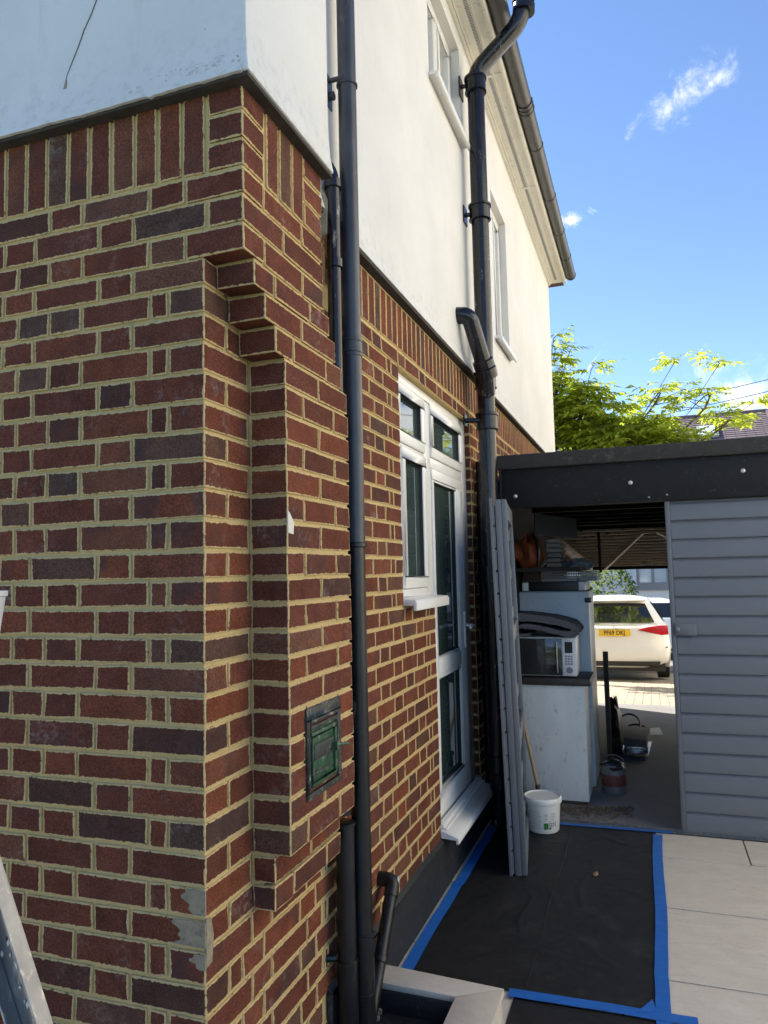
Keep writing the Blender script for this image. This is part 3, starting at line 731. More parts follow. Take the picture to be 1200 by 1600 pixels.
# ---- back door with side light (one white frame set)
def rect_frame(mb, y0, y1, z0, z1, w, x0, x1, wb=None, wt=None):
    wb = wb or w; wt = wt or w
    mb.box(x0, x1, y0, y1, z0, z0+wb); mb.box(x0, x1, y0, y1, z1-wt, z1); mb.box(x0, x1, y0, y0+w, z0+wb, z1-wt); mb.box(x0, x1, y1-w, y1, z0+wb, z1-wt)
FX = -.034
m = MB()
m.box(-.095, FX, 1.606, 3.048, 2.500, 2.546); m.box(-.095, FX, 1.606, 1.645, 1.475, 2.50); m.box(-.095, FX, 2.917, 3.048, .26, 2.50)
m.box(-.095, FX, 2.102, 2.218, 1.475, 2.50); m.box(-.095, FX, 2.120, 2.168, .26, 1.475); m.box(-.095, FX, 2.168, 2.200, .26, 1.475)
m.box(-.095, FX, 1.645, 2.102, 2.193, 2.206); m.box(-.095, FX, 2.218, 2.917, 2.150, 2.206)
m.box(-.095, FX, 1.645, 2.102, 1.475, 1.512); m.box(-.095, FX, 2.200, 2.917, .26, .315)
dfm = m.build('window', M['upvc'], house, bevel=.005); dfm['label'] = 'white plastic door and side window frame set in the brick wall'
for (a, b, c, d) in ((1.647, 2.100, 2.208, 2.498), (2.220, 2.915, 2.208, 2.498), (1.705, 2.100, 1.514, 2.191)):
    s = MB(); rect_frame(s, a, b, c, d, .054, -.085, FX+.010); s.build('sash', M['upvc'], dfm, bevel=.007)
    q = MB(); rect_frame(q, a+.0535, b-.0535, c+.0535, d-.0535, .005, -.05, FX+.003); q.build('seal', M['seal'], dfm)
    MB().box(-.058, -.050, a+.05, b-.05, c+.05, d-.05).build('pane', M['glass'], dfm)
MB().box(-.095, FX, 1.646, 1.7045, 1.512, 2.193).build('jamb_fill', M['upvc'], dfm)
s = MB(); s.prism([(-.09, 1.596, 1.478), (.055, 1.596, 1.466), (.062, 1.596, 1.455), (.062, 1.596, 1.418), (.045, 1.596, 1.418), (.045, 1.596, 1.440), (-.09, 1.596, 1.446)], (0, .575, 0))
s.build('sill', M['upvc'], dfm, bevel=.003)
door = MB(); x0_, x1_ = -.085, FX+.008
door.box(x0_, x1_, 2.203, 2.905, .320, .450); door.box(x0_, x1_, 2.222, 2.905, 2.090, 2.147); door.box(x0_, x1_, 2.203, 2.258, .450, 1.48); door.box(x0_, x1_, 2.222, 2.258, 1.48, 2.090)
door.box(x0_, x1_, 2.760, 2.905, .450, 2.090); door.box(x0_, x1_, 2.258, 2.760, 1.035, 1.125)
dr = door.build('door', M['upvc'], house, bevel=.007)
for c, d in ((.45, 1.035), (1.125, 2.09)):
    q = MB(); rect_frame(q, 2.2585, 2.7595, c+.0005, d-.0005, .013, -.05, FX+.003); q.build('glazing_bead', M['upvc'], dr, bevel=.004, seg=1)
    q = MB(); rect_frame(q, 2.272, 2.746, c+.0138, d-.0138, .006, -.05, FX-.006); q.build('seal', M['seal'], dr)
    MB().box(-.060, -.052, 2.262, 2.756, c+.006, d-.006).build('pane', M['glass'], dr)
h = MB(); h.box(FX+.008, FX+.018, 2.836, 2.868, 1.13, 1.345)
h.tube(fillet([(FX+.015, 2.852, 1.262), (FX+.070, 2.852, 1.262), (FX+.073, 2.730, 1.258)], .02), .0095, 10); h.build('handle', M['upvc'], dr, bevel=.003)
s = MB(); s.prism([(-.09, 2.105, .305), (.016, 2.105, .290), (.092, 2.105, .262), (.092, 2.105, .232), (.078, 2.105, .232), (.078, 2.105, .25), (-.09, 2.105, .262)], (0, .935, 0))
s.build('door_sill', M['upvc'], house, bevel=.002, seg=1)
s = MB(); s.box(-.02, .012, 2.125, 3.03, .2925, .3195); s.box(-.02, .030, 2.125, 3.03, .2905, .3015); s.build('door_threshold', M['upvc'], house, bevel=.003, seg=1)

# ================================================================== PIPES
def ring(mb, c, r, h, ax='z', n=20):
    x, y, z = c; prof = [(r-.004, z-h/2), (r, z-h/2+.003), (r, z+h/2-.003), (r-.004, z+h/2)]
    return mb._lathe([(.001, z-h/2)]+prof+[(.001, z+h/2)], (x, y, 0), n, 0)
# tall downpipe
t = thing('drainpipe', 'tall grey black downpipe running the full height of the picture past the brick corner', 'drainpipe', (.09, .80, 0), 'black pipes on the side wall')
def rel(o, t): o.location = (-t.location.x, -t.location.y, -t.location.z); o.parent = t; return o
cx, cy, r = .09, .800, .0335
pth = [(cx, cy, -.02), (cx, cy, 6.2)]
def vpipe(mb, x, y, z0, z1, r, n=24):
    k = max(2, int((z1-z0)/.25)); return mb.tube([(x, y, z0+(z1-z0)*i/k) for i in range(k+1)], r, n)
rel(vpipe(MB(), cx, cy, 1.70, 6.3, r).build('pipe', M['pipe_grey'], smooth=True), t)
rel(vpipe(MB(), cx, cy-.001, .0, 1.70, r-.0006).build('pipe', M['black_pipe'], smooth=True), t)
for z, h in ((3.375, .014), (2.375, .012), (2.415, .012), (1.690, .018), (.392, .010), (.205, .016)):
    b = rel(ring(MB(), (cx, cy, z), r+.0055, h).build('collar', M['pipe_grey'] if z > 1.7 else M['black_pipe'], smooth=True), t)
rel(vpipe(MB(), cx, cy, 2.36, 2.43, r+.003).build('socket', M['pipe_grey'], smooth=True), t)
rel(vpipe(MB(), cx, cy, .0, .395, r+.0035).build('socket', M['black_pipe'], smooth=True), t)
m = MB(); m.tube([(.03, .765, 3.385), (.09, .765, 3.385)], .009, 8); m.tube([(.03, .772, 3.33), (.05, .772, 3.33)], .016, 10); m.box(.024, .031, .735, .80, 3.29, 3.41)
rel(m.build('bracket', M['pipe_grey'], smooth=True), t)
# short upper overflow pipe beside it and its lower run
t = thing('drainpipe', 'thin black pipe turned into the white wall between the pilaster and the tall downpipe', 'drainpipe', (.06, .72, 0), 'black pipes on the side wall')
x2, y2, r2 = .060, .722, .0245
rel(MB().tube(fillet([(.0, .735, 3.055), (.035, .728, 3.045), (x2, y2, 2.99), (x2, y2, .80)], .045, 5), r2, 20).build('pipe', M['pipe_old'], smooth=True), t)
for z in (2.965, 2.675): rel(ring(MB(), (x2, y2, z), r2+.006, .035).build('collar', M['pipe_old'], smooth=True), t)
m = MB(); m.prism([(.026, .685, 2.77), (.045, .69, 2.78), (.05, .695, 2.90), (.026, .69, 2.95)], (0, .02, 0)); rel(m.build('cement_fillet', M['flake']), t)
t = thing('drainpipe', 'wider black socketed pipe rising from the drain under the pilaster', 'drainpipe', (.062, .733, 0), 'black pipes on the side wall')
rel(vpipe(MB(), .055, .742, .0, .765, .0315).build('pipe', M['black_pipe'], smooth=True), t)
rel(vpipe(MB(), .055, .742, .0, .33, .0345).build('socket', M['black_pipe'], smooth=True), t)
for z in (.33, .765): rel(ring(MB(), (.055, .742, z), .0365, .012).build('collar', M['black_pipe'], smooth=True), t)
m = MB(); m.tube([(-.004, .70, .345), (.03, .715, .345)], .012, 8); rel(m.build('bracket', M['black_pipe'], smooth=True), t)
# soil pipe with branch and swan neck
t = thing('soil_pipe', 'thick weathered black soil pipe with a branch and a swan neck out past the gutter', 'soil pipe', (.125, 2.99, 0), 'black pipes on the side wall')
sx, sy, sr = .125, 3.00, .055
rel(vpipe(MB(), sx, sy, .05, 4.80, sr, 28).build('pipe', M['pipe_old'], smooth=True), t)
rel(MB().tube(fillet([(sx, sy, 4.70), (sx, sy, 4.865), (.445, 2.985, 5.125), (.475, 2.985, 5.62)], .11, 8), sr, 28).build('swan_neck', M['pipe_old'], smooth=True), t)
for z in (4.815, 3.945, 2.835, 2.570, 1.60, .45):
    cb = rel(ring(MB(), (sx, sy, z-.045), sr+.012, .085, n=28).build('collar', M['pipe_old'], smooth=True), t)
    for a_, b_, c_ in ((.004, .019, .02), (-.088, .016, .012)): o = ring(MB(), (sx, sy, z+a_), sr+b_, c_, n=28).build('collar_rim', M['pipe_old'], smooth=True); o.parent = cb
for z in (5.18, 5.25):
    o = rel(MB().tube([(.458, 2.985, z), (.462, 2.985, z+.045)], sr+.016, 28).build('collar', M['pipe_old'], smooth=True), t)
for (ya, yb, za, pz0, pz1, py0, py1, rr_) in ((2.93, 2.955, 2.535, 2.50, 2.57, 2.88, 2.95, .016), (2.985, 2.99, 4.78, 4.70, 4.83, 2.94, 3.03, .014), (2.985, 2.99, 3.90, 3.84, 3.95, 2.94, 3.03, .014)):
    xo = 0 if za < 2.8 else .026
    m = MB(); m.tube([(xo+.004, ya, za), (.09, yb, za)], rr_, 10); m.box(xo-.001, xo+.010, py0, py1, pz0, pz1); rel(m.build('bracket', M['pipe_old'], smooth=True), t)
# branch from the wall into the stack
br = fillet([(.0, 2.70, 3.14), (.095, 2.715, 3.135), (.152, 2.90, 2.82), (.14, 2.97, 2.70)], .085, 8)
bo = rel(MB().tube(br, .051, 26).build('branch', M['pipe_old'], smooth=True), t)
d_ = (Vector((.152, 2.90, 2.82))-Vector((.095, 2.715, 3.135))).normalized(); p0 = Vector((.150, 2.895, 2.835))
o = MB().tube([p0-d_*.07, p0-d_*.064, p0-d_*.02, p0-d_*.016, p0-d_*.010, p0+d_*.05], [.060, .066, .066, .061, .068, .064], 26).build('branch_socket', M['pipe_old'], smooth=True); rel(o, t)
# side downpipe behind the soil pipe (dark, inside the corner by the garage)
t = thing('drainpipe', 'thin black pipe in the dark corner between the soil pipe and the garage', 'drainpipe', (.04, 3.15, 0), 'black pipes on the side wall')
rel(vpipe(MB(), .04, 3.15, .1, 2.30, .03).build('pipe', M['black_pipe'], smooth=True), t)
for z in (.9, 1.6): rel(ring(MB(), (.04, 3.15, z), .036, .03).build('collar', M['black_pipe'], smooth=True), t)
# waste pipe
t = thing('waste_pipe', 'short black waste pipe slanting from an elbow in the brickwork down to the drain', 'waste pipe', (.06, 1.1, .2), 'black pipes on the side wall')
wp = fillet([(-.01, 1.205, .405), (.058, 1.205, .405), (.066, .90, .045)], .028, 6)
rel(MB().tube(wp[-2:], .0235, 20).build('pipe', M['black_pipe'], smooth=True), t)
rel(MB().tube(wp[:-1]+[wp[-2]+(wp[-1]-wp[-2])*.07], .0275, 20).build('elbow', M['black_pipe'], smooth=True), t)
d_ = (wp[-1]-wp[-2]).normalized(); q = wp[-2]+d_*.245
o = rel(MB().tube([q-d_*.012, q-d_*.010, q+d_*.010, q+d_*.012], [.025, .0285, .0285, .025], 20).build('clip', M['black_pipe'], smooth=True), t)
m = MB(); m.box(.01, .05, q.y-.012, q.y+.012, q.z-.012, q.z+.012); rel(m.build('bracket', M['black_pipe']), t)
m = MB(); m.prism([(.082, 1.19, .412), (.083, 1.20, .425), (.083, 1.205, .412), (.083, 1.202, .398)], (-.004, 0, 0)); rel(m.build('white_mark', M['paper']), t)
# painted iron hatch in the pilaster
t = thing('wall_hatch', 'small rusty iron hatch with flaking green paint set in the brick pilaster', 'hatch', (P, .44, .96), 'hatch'); del t['group']
m = MB(); y0, y1, z0, z1, xx = .320, .560, .958, 1.214, P
rect_frame(m, y0, y1, z0, z1, .022, xx-.03, xx+.006, wb=.02, wt=.034); rel(m.build('frame', M['hatch'], bevel=.003), t)
m = MB(); m.box(xx-.02, xx-.002, y0+.02, y1-.018, z0+.018, z1-.03); do = rel(m.build('door', M['green'], bevel=.003), t)
m = MB(); rect_frame(m, y0+.034, y1-.030, z0+.030, z1-.072, .012, xx-.004, xx+.006); m.build('door_rim', M['green'], do, bevel=.003)
m = MB(); m.box(xx-.004, xx+.004, y0+.055, y1-.05, z0+.10, z0+.145); m.box(xx-.004, xx+.003, y0+.05, y1-.055, z0+.062, z0+.068); m.build('worn_panel', M['hatch'], do, bevel=.002)
m = MB(); m.box(xx-.004, xx+.008, y0+.024, y1-.024, z1-.066, z1-.052); m.box(xx-.004, xx+.010, y0+.024, y1-.022, z1-.045, z1-.036); m.build('top_ledge', M['hatch'], do, bevel=.002)
m = MB(); m.tube([(xx, y1-.055, z0+.115), (xx+.018, y1-.052, z0+.116)], .014, 10); m.tube([(xx+.010, y1-.05, z0+.118), (xx+.028, y1+.008, z0+.110)], .0048, 8); m.build('handle', M['green'], do, smooth=True)

# ================================================================== PATIO THINGS
rg = random.Random(3)
# black membrane
def membrane(name, x0, x1, y0, y1, label, nx, ny):
    from mathutils import noise as nz
    wr = [(rg.uniform(x0, x1), rg.uniform(y0, y1), rg.uniform(0, math.pi), rg.uniform(.12, .4), rg.uniform(.001, .004)) for _ in range(26)]
    def fn(u, v):
        x = x0+(x1-x0)*u; y = y0+(y1-y0)*v
        e = min(1, min(u, 1-u)*8, min(v, 1-v)*8)
        z = .004+e*.004*abs(nz.noise((x*3, y*3, 1)))
        for wx, wy, a, l, h in wr:
            du = (x-wx)*math.cos(a)+(y-wy)*math.sin(a); dv = -(x-wx)*math.sin(a)+(y-wy)*math.cos(a)+.05*math.sin(du*9)
            if abs(du) < l: z += e*h*math.exp(-(dv/.012)**2)*(1-(du/l)**2)
        return (x, y, z)
    o = MB().grid(fn, nx, ny).build(name, M['sheet'], smooth=True); return tag(o, label, 'plastic sheet')
membrane('plastic_sheet', .062, 1.012, 1.318, 3.262, 'large black membrane sheet taped over the paving in front of the back door', 90, 150)
membrane('plastic_sheet', .497, 1.012, .45, 1.284, 'piece of black sheet at the bottom edge beside the pale coping', 40, 60)
m = MB(); pts = [(.527+.005*math.sin(k*.5)+.0012*math.sin(k*2.1), 1.36+k*.085) for k in range(22)]
m.tube([(a, b, .0035) for a, b in pts], .0042, 6); tag(m.build('sheet_seam', M['sheet'], bpy.data.objects['plastic_sheet'], smooth=True))
def tape(pts, w, label, z=.008, axis='y'):
    n = len(pts); L_ = []; Rr = []
    for k, (x, y) in enumerate(pts):
        a = pts[max(0, k-1)]; b = pts[min(n-1, k+1)]; d = Vector((b[0]-a[0], b[1]-a[1])).normalized(); q = Vector((-d.y, d.x))*w/2
        j = rg.uniform(-.0015, .0015); zz = z+rg.uniform(0, .0012); L_.append((x+q.x+j, y+q.y, zz)); Rr.append((x-q.x+j, y-q.y, zz))
    mb = MB()
    for k in range(n-1):
        mb.hexa([(*L_[k][:2], L_[k][2]-.0006), (*L_[k+1][:2], L_[k+1][2]-.0006), (*Rr[k+1][:2], Rr[k+1][2]-.0006), (*Rr[k][:2], Rr[k][2]-.0006), L_[k], L_[k+1], Rr[k+1], Rr[k]])
    return tag(mb.build('masking_tape', M['tape'], smooth=True), label, 'tape', 'blue tape strips round the black sheet')
tape([(.056+.003*math.sin(k), 1.22+.1*k) for k in range(11)], .050, 'near length of blue tape along the foot of the house wall')
tape([(.062+.002*math.sin(k*2), 2.18+.1*k) for k in range(12)], .052, 'far length of blue tape along the house wall, leading under the open door leaf', .0094)
tape([(.20+.06*k, 3.242+.0015*k) for k in range(15)]+[(1.105, 3.268)], .034, 'blue tape strip along the garage threshold')
tape([(1.021+.0025*math.sin(k*.55)+.0045*math.exp(-((k-12)/2.5)**2), .80+.1*k) for k in range(25)], .052, 'long blue tape strip along the right edge of the black sheet', .0098)
tape([(.475+.06*k, 1.296+.0014*k*(1 if k < 8 else .6)) for k in range(12)], .054, 'blue tape strip across the near end of the black sheet', .0112)
m = MB(); m.hexa([(.93, 1.30, .0124), (1.0, 1.325, .0124), (.985, 1.40, .0124), (.955, 1.345, .0124), (.93, 1.30, .013), (1.0, 1.325, .013), (.985, 1.40, .014), (.955, 1.345, .013)])
tag(m.build('masking_tape', M['tape']), 'small torn scrap of blue tape in the near right corner of the sheet', 'tape', 'blue tape strips round the black sheet')
m = MB(); m.prism([(.70, 2.49, .012), (.712, 2.475, .010), (.726, 2.49, .013), (.722, 2.512, .022), (.706, 2.515, .016)], (0, 0, .003))
tag(m.build('fallen_leaf', M['dry'], bevel=.001), 'single curled tan leaf lying on the black sheet', 'leaf')
# drain surround with pale coping
t = thing('drain_surround', 'raised drain surround with pale stone coping and a black lining at the wall foot', 'drain', (.26, .8, 0))
c1 = MB(); c1.hexa([(.018, 1.060, .078), (.333, 1.052, .078), (.487, 1.150, .078), (.030, 1.182, .078), (.018, 1.060, .1), (.333, 1.052, .1), (.487, 1.150, .1), (.030, 1.182, .1)])
rel(c1.build('coping', M['tile'], bevel=.0015), t)
c1 = MB(); c1.hexa([(.333, .30, .078), (.490, .30, .078), (.4885, 1.147, .078), (.3345, 1.0495, .078), (.333, .30, .1), (.490, .30, .1), (.4885, 1.147, .1), (.3345, 1.0495, .1)])
rel(c1.build('coping', M['tile'], bevel=.0015), t)
m = MB(); m.box(.345, .480, .30, 1.138, 0, .0775); m.box(.02, .345, 1.065, 1.165, 0, .0775); rel(m.build('upstand', M['tile']), t)
m = MB(); m.box(.325, .344, .30, 1.06, .001, .0765); m.box(.02, .325, 1.048, 1.063, .001, .0765); m.box(.017, .345, .30, 1.05, .001, .004); rel(m.build('lining', M['tar'], bevel=.002), t)
m = MB()
for k in range(26): 
    a, b, c = rg.uniform(.02, .06), rg.uniform(.98, 1.05), rg.uniform(.004, .05); s = rg.uniform(.004, .012); m.box(a, a+s, b, b+s*1.4, c*0+.004, .006+s)
o = rel(m.build('rubble', M['flake'], bevel=.001), t); o['kind'] = 'stuff'

# ================================================================== GARAGE
gar = thing('garage', 'dark grey timber garage with a flat roof and a wide opening in the fence of boards', 'garage', (1.6, 3.29, 0))
gar['label'] = 'flat roofed charcoal garage with one shiplap door shut and its other leaf open'
def gp(o): return rel(o, gar)
GX1 = 3.2
gp(MB().box(.145, GX1+.1, 3.262, 3.300, 1.995, 2.250).build('fascia', M['fascia'], bevel=.004))
gp(MB().box(.135, GX1+.1, 3.235, 3.300, 2.2505, 2.345).build('roof_edge', M['felt'], bevel=.008))
gp(MB().box(.135, GX1+.1, 3.3005, 7.62, 2.20, 2.335).build('roof', M['felt']))
gp(MB().box(.145, .158, 3.240, 3.262, 1.98, 2.2495).build('end_trim', M['fascia'], bevel=.002))
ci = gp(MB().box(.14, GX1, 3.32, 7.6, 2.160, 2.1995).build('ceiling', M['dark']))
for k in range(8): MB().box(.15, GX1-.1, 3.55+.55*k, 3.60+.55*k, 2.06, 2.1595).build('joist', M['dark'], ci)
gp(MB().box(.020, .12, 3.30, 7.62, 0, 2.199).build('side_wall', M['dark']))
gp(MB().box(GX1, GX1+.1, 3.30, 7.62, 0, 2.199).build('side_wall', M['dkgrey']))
for bx, bz in ((.245, 2.072), (.965, 2.118), (1.605, 2.150), (1.07, 2.02), (1.175, 2.03), (2.3, 2.12)):
    s = .013 if bz > 2.06 else .006
    gp(MB().tube([(bx, 3.264, bz), (bx, 3.256, bz), (bx, 3.253, bz)], [s, s, s*.6], 12).build('bolt', M['bolt'], smooth=True))
# shut door of shiplap boards
dx0, dx1 = 1.158, 3.18
dl = gp(MB().box(dx0+.004, dx1, 3.306, 3.330, .012, 1.99).build('door', M['dkgrey'])); dl['label'] = 'shut charcoal garage door of horizontal shiplap boards'
nb = 17; ph = 1.975/nb; bp = []
prof = [(0, .0), (.0, ph*.79), (-.0015, ph*.825), (-.0055, ph*.865), (-.0105, ph*.90), (-.012, ph*.955), (-.020, ph*.955), (-.020, 0)]
bm_ = MB(); bm_.prism([(0, -a, b) for a, b in prof], (dx1-dx0-.03, 0, 0)); bme = bm_.mesh('board', M['dkgrey'], bevel=.0010, seg=1)
for k in range(nb):
    place('board', bme, dl, (dx0+.030+random.uniform(-.001, .001), 3.289+random.uniform(-.0012, .0012), .014+ph*k), (0, random.uniform(-.0008, .0008), 0))
MB().box(dx0, dx0+.0285, 3.284, 3.332, .012, 1.992).build('stile', M['dkgrey'], dl, bevel=.004)
lk = MB().box(1.176, 1.300, 3.266, 3.2885, 1.172, 1.246).build('lock_case', M['dkgrey'], dl, bevel=.006)
m = MB(); m.box(1.181, 1.206, 3.257, 3.267, 1.196, 1.222); m.box(1.186, 1.20, 3.254, 3.258, 1.202, 1.216); m.build('keyhole_plate', M['alu'], lk, bevel=.002)
# open leaf, seen almost edge on, hinged at the house side
hx, hy, fx, fy = .238, 3.262, .357, 2.388
dv = Vector((hx-fx, hy-fy, 0)); LW = dv.length; ang = math.atan2(dv.y, dv.x)
lf = gp(MB().box(0, LW, .006, .040, .005, 1.975).build('door_leaf', M['dkgrey'], bevel=.003)); lf['label'] = 'open door leaf standing edge on with its battens showing'
lf.location = (fx-gar.location.x, fy-gar.location.y, 0); lf.rotation_euler = (R(-1.2), 0, ang)
# local +y of the leaf points to the house wall side after rotation
for k in range(16): place('board', MB().prism([(.002, .050+a*.9, b) for a, b in prof], (LW-.004, 0, 0)).mesh('board', M['dkgrey']), lf, (0, .012, .014+k*.1215))
m = MB(); m.box(-.010, .030, .054, .070, .0, 1.985); m.build('edge_strip', M['dkgrey'], lf, bevel=.003)
for z0, h_ in ((.01, .09), (.62, .085), (1.20, .085), (1.87, .10)): MB().box(.06, LW-.06, -.022, .0055, z0, z0+h_).build('rail', M['dkgrey'], lf, bevel=.004)
for k in range(8): MB().box(.064, LW-.5, -.018, .0052, .25+.22*k-.03, .25+.22*k+.03).build('batten', M['dkgrey'], lf, bevel=.004) if k not in (2, 4) else None
MB().box(.0, .058, -.0225, .0055, .006, 1.974).build('stile', M['dkgrey'], lf, bevel=.005)
MB().box(LW-.058, LW, -.0225, .0055, .006, 1.974).build('stile', M['dkgrey'], lf, bevel=.004)
th = MB(); th.box(.16, 3.15, 3.274, 3.318, 0, .008); th.box(.16, 3.15, 3.292, 3.298, .008, .016); th.box(.16, 3.15, 3.308, 3.314, .008, .016)
gp(th.build('threshold_track', M['alu'], bevel=.001, seg=1))
# up and over door hanging half open at the far end
ud = gp(MB().hexa([(.10, 5.35, 1.955), (3.05, 5.35, 1.955), (3.05, 7.28, 1.605), (.10, 7.28, 1.605), (.10, 5.35, 1.965), (3.05, 5.35, 1.965), (3.05, 7.28, 1.615), (.10, 7.28, 1.615)]).build('up_and_over_door', M['dark']))  # panel coloured dark behind pale ribs, painting the shade between them
nr = 13
for k in range(nr):
    t0 = k/nr; yy = 5.37+1.88*t0; zz = 1.955-.35*(yy-5.35)/1.93
    MB().box(.10, 3.05, yy, yy+.070, zz-.034, zz-.010).build('rib', M['ribs'], ud, bevel=.006, seg=1)
MB().box(.10, 3.05, 7.26, 7.31, 1.565, 1.64).build('bottom_rail', M['dark'], ud)
MB().tube([(1.02, 5.42, 1.90), (.58, 7.2, 1.575)], .014, 8).build('brace', M['ropewhite'], ud); MB().tube([(1.12, 5.42, 1.90), (1.75, 7.0, 1.60)], .014, 8).build('brace', M['ropewhite'], ud)
MB().box(.62, .645, 5.4, 5.43, 1.55, 1.93).build('side_arm', M['dark'], ud)
m = MB(); m.box(1.03, 1.07, 6.9, 6.93, 1.60, 1.625); m.box(1.09, 1.13, 6.9, 6.93, 1.60, 1.63); m.build('latch', M['alu'], ud)
m = MB(); m.hexa([(.27, 5.0, 1.80), (.31, 5.0, 1.80), (.50, 6.4, 1.55), (.46, 6.4, 1.55), (.27, 5.0, 1.88), (.31, 5.0, 1.88), (.50, 6.4, 1.63), (.46, 6.4, 1.63)]); gp(m.build('roof_strut', M['ribs'], bevel=.004))
gp(MB().box(.12, .60, 3.75, 4.6, 1.575, 1.60).build('shelf', M['dark']))

# ================================================================== THINGS IN THE GARAGE
t = thing('cabinet', 'scuffed white kitchen cabinet with a brown worktop just inside the garage', 'cabinet', (.42, 3.9, 0))
rel(MB().box(.165, .598, 3.655, 4.02, .03, .795).build('carcass', M['white_board'], bevel=.003), t)
rel(MB().box(.18, .585, 3.675, 4.0, 0, .0295).build('plinth', M['brownwood']), t)
wt = rel(MB().box(.13, .640, 3.635, 4.03, .797, .845).build('worktop', M['worktop'], bevel=.006), t); MB().box(.135, .632, 3.640, 4.0, .7955, .797).build('worktop_edge', M['worktop'], wt)
t = thing('microwave', 'white and mirrored microwave oven standing on the brown worktop', 'microwave', (.35, 3.8, .845))
b = rel(MB().box(.11, .553, 3.665, 3.97, .857, 1.120).build('case', M['mwhite'], bevel=.005), t)
rel(MB().box(.112, .458, 3.657, 3.6645, .862, 1.112).build('door', M['mdoor'], bevel=.003), t)
rel(MB().tube([(.425, 3.640, .885), (.425, 3.640, 1.095)], .008, 8).build('handle', M['chrome'], smooth=True), t)
rel(MB().box(.12, .26, 3.655, 3.6575, .87, 1.10).build('window', M['mblack']), t)
cp = rel(MB().box(.462, .549, 3.657, 3.6645, .860, 1.117).build('control_panel', M['mwhite'], bevel=.003), t)
MB().box(.478, .530, 3.655, 3.6575, 1.015, 1.090).build('display', M['mblack'], cp)
for a in range(3):
    for c in range(4): MB().box(.478+.018*a, .492+.018*a, 3.655, 3.6575, .935+.017*c, .947+.017*c).build('button', M['crate'], cp)
MB().tube([(.505, 3.657, .898), (.505, 3.645, .898)], [.022, .019], 16).build('dial', M['alu'], cp, smooth=True)
for fx_ in (.14, .52): rel(MB().box(fx_, fx_+.02, 3.70, 3.9, .8455, .8575).build('foot', M['mblack']), t)
# folded carpet on the microwave
def rug_mesh():
    path = [(.25, 1.142), (.17, 1.134), (.130, 1.158), (.148, 1.19), (.21, 1.203), (.31, 1.192), (.42, 1.163), (.50, 1.148), (.553, 1.150), (.570, 1.172), (.540, 1.20), (.44, 1.230), (.32, 1.252), (.20, 1.262), (.08, 1.265)]
    P_ = [Vector((a, 0, b)) for a, b in path]; sm = fillet(P_, .05, 4); mb = MB(); n = len(sm); rows = []
    rgx = random.Random(9)
    for y in (3.60, 3.68, 3.8, 3.95):
        row = []
        for k, p in enumerate(sm):
            t_ = (sm[min(n-1, k+1)]-sm[max(0, k-1)]).normalized(); nn = Vector((-t_.z, 0, t_.x)); jj = rgx.uniform(-.003, .003)
            row.append((p+nn*(.010+.017*k/n+jj), p-nn*(.010+.017*k/n+jj))); 
        rows.append((y, row))
    base = 0
    for (ya, ra), (yb, rb) in zip(rows[:-1], rows[1:]):
        for k in range(n-1):
            mb.quad((ra[k][0].x, ya, ra[k][0].z), (ra[k+1][0].x, ya, ra[k+1][0].z), (rb[k+1][0].x, yb, rb[k+1][0].z), (rb[k][0].x, yb, rb[k][0].z))
            mb.quad((ra[k][1].x, ya, ra[k][1].z), (rb[k][1].x, yb, rb[k][1].z), (rb[k+1][1].x, yb, rb[k+1][1].z), (ra[k+1][1].x, ya, ra[k+1][1].z))
    ya, ra = rows[0]
    for k in range(n-1): mb.quad((ra[k][0].x, ya, ra[k][0].z), (ra[k][1].x, ya, ra[k][1].z), (ra[k+1][1].x, ya, ra[k+1][1].z), (ra[k+1][0].x, ya, ra[k+1][0].z), 1)
    mb.quad((ra[0][0].x, ya, ra[0][0].z), (ra[0][1].x, ya, ra[0][1].z), (ra[0][1].x, 3.95, ra[0][1].z), (ra[0][0].x, 3.95, ra[0][0].z))
    return mb
tag(rug_mesh().build('folded_rug', [M['rug'], M['rugedge']], smooth=True, fix=False), 'folded grey carpet lying on top of the microwave', 'rug')
t = thing('fridge', 'tall pale grey fridge with a dented side behind the microwave', 'fridge', (.38, 4.3, 0))
rel(MB().box(.115, .618, 4.06, 4.58, .02, 1.425).build('body', M['fridge'], bevel=.010), t)
rel(MB().box(.112, .622, 4.035, 4.058, .05, 1.42).build('door', M['fridge'], bevel=.008), t)
rel(MB().box(.594, .640, 4.03, 4.10, 1.34, 1.375).build('hinge', M['mblack'], bevel=.004), t)
rel(MB().box(.13, .6, 4.1, 4.55, 0, .0195).build('plinth', M['dark']), t)
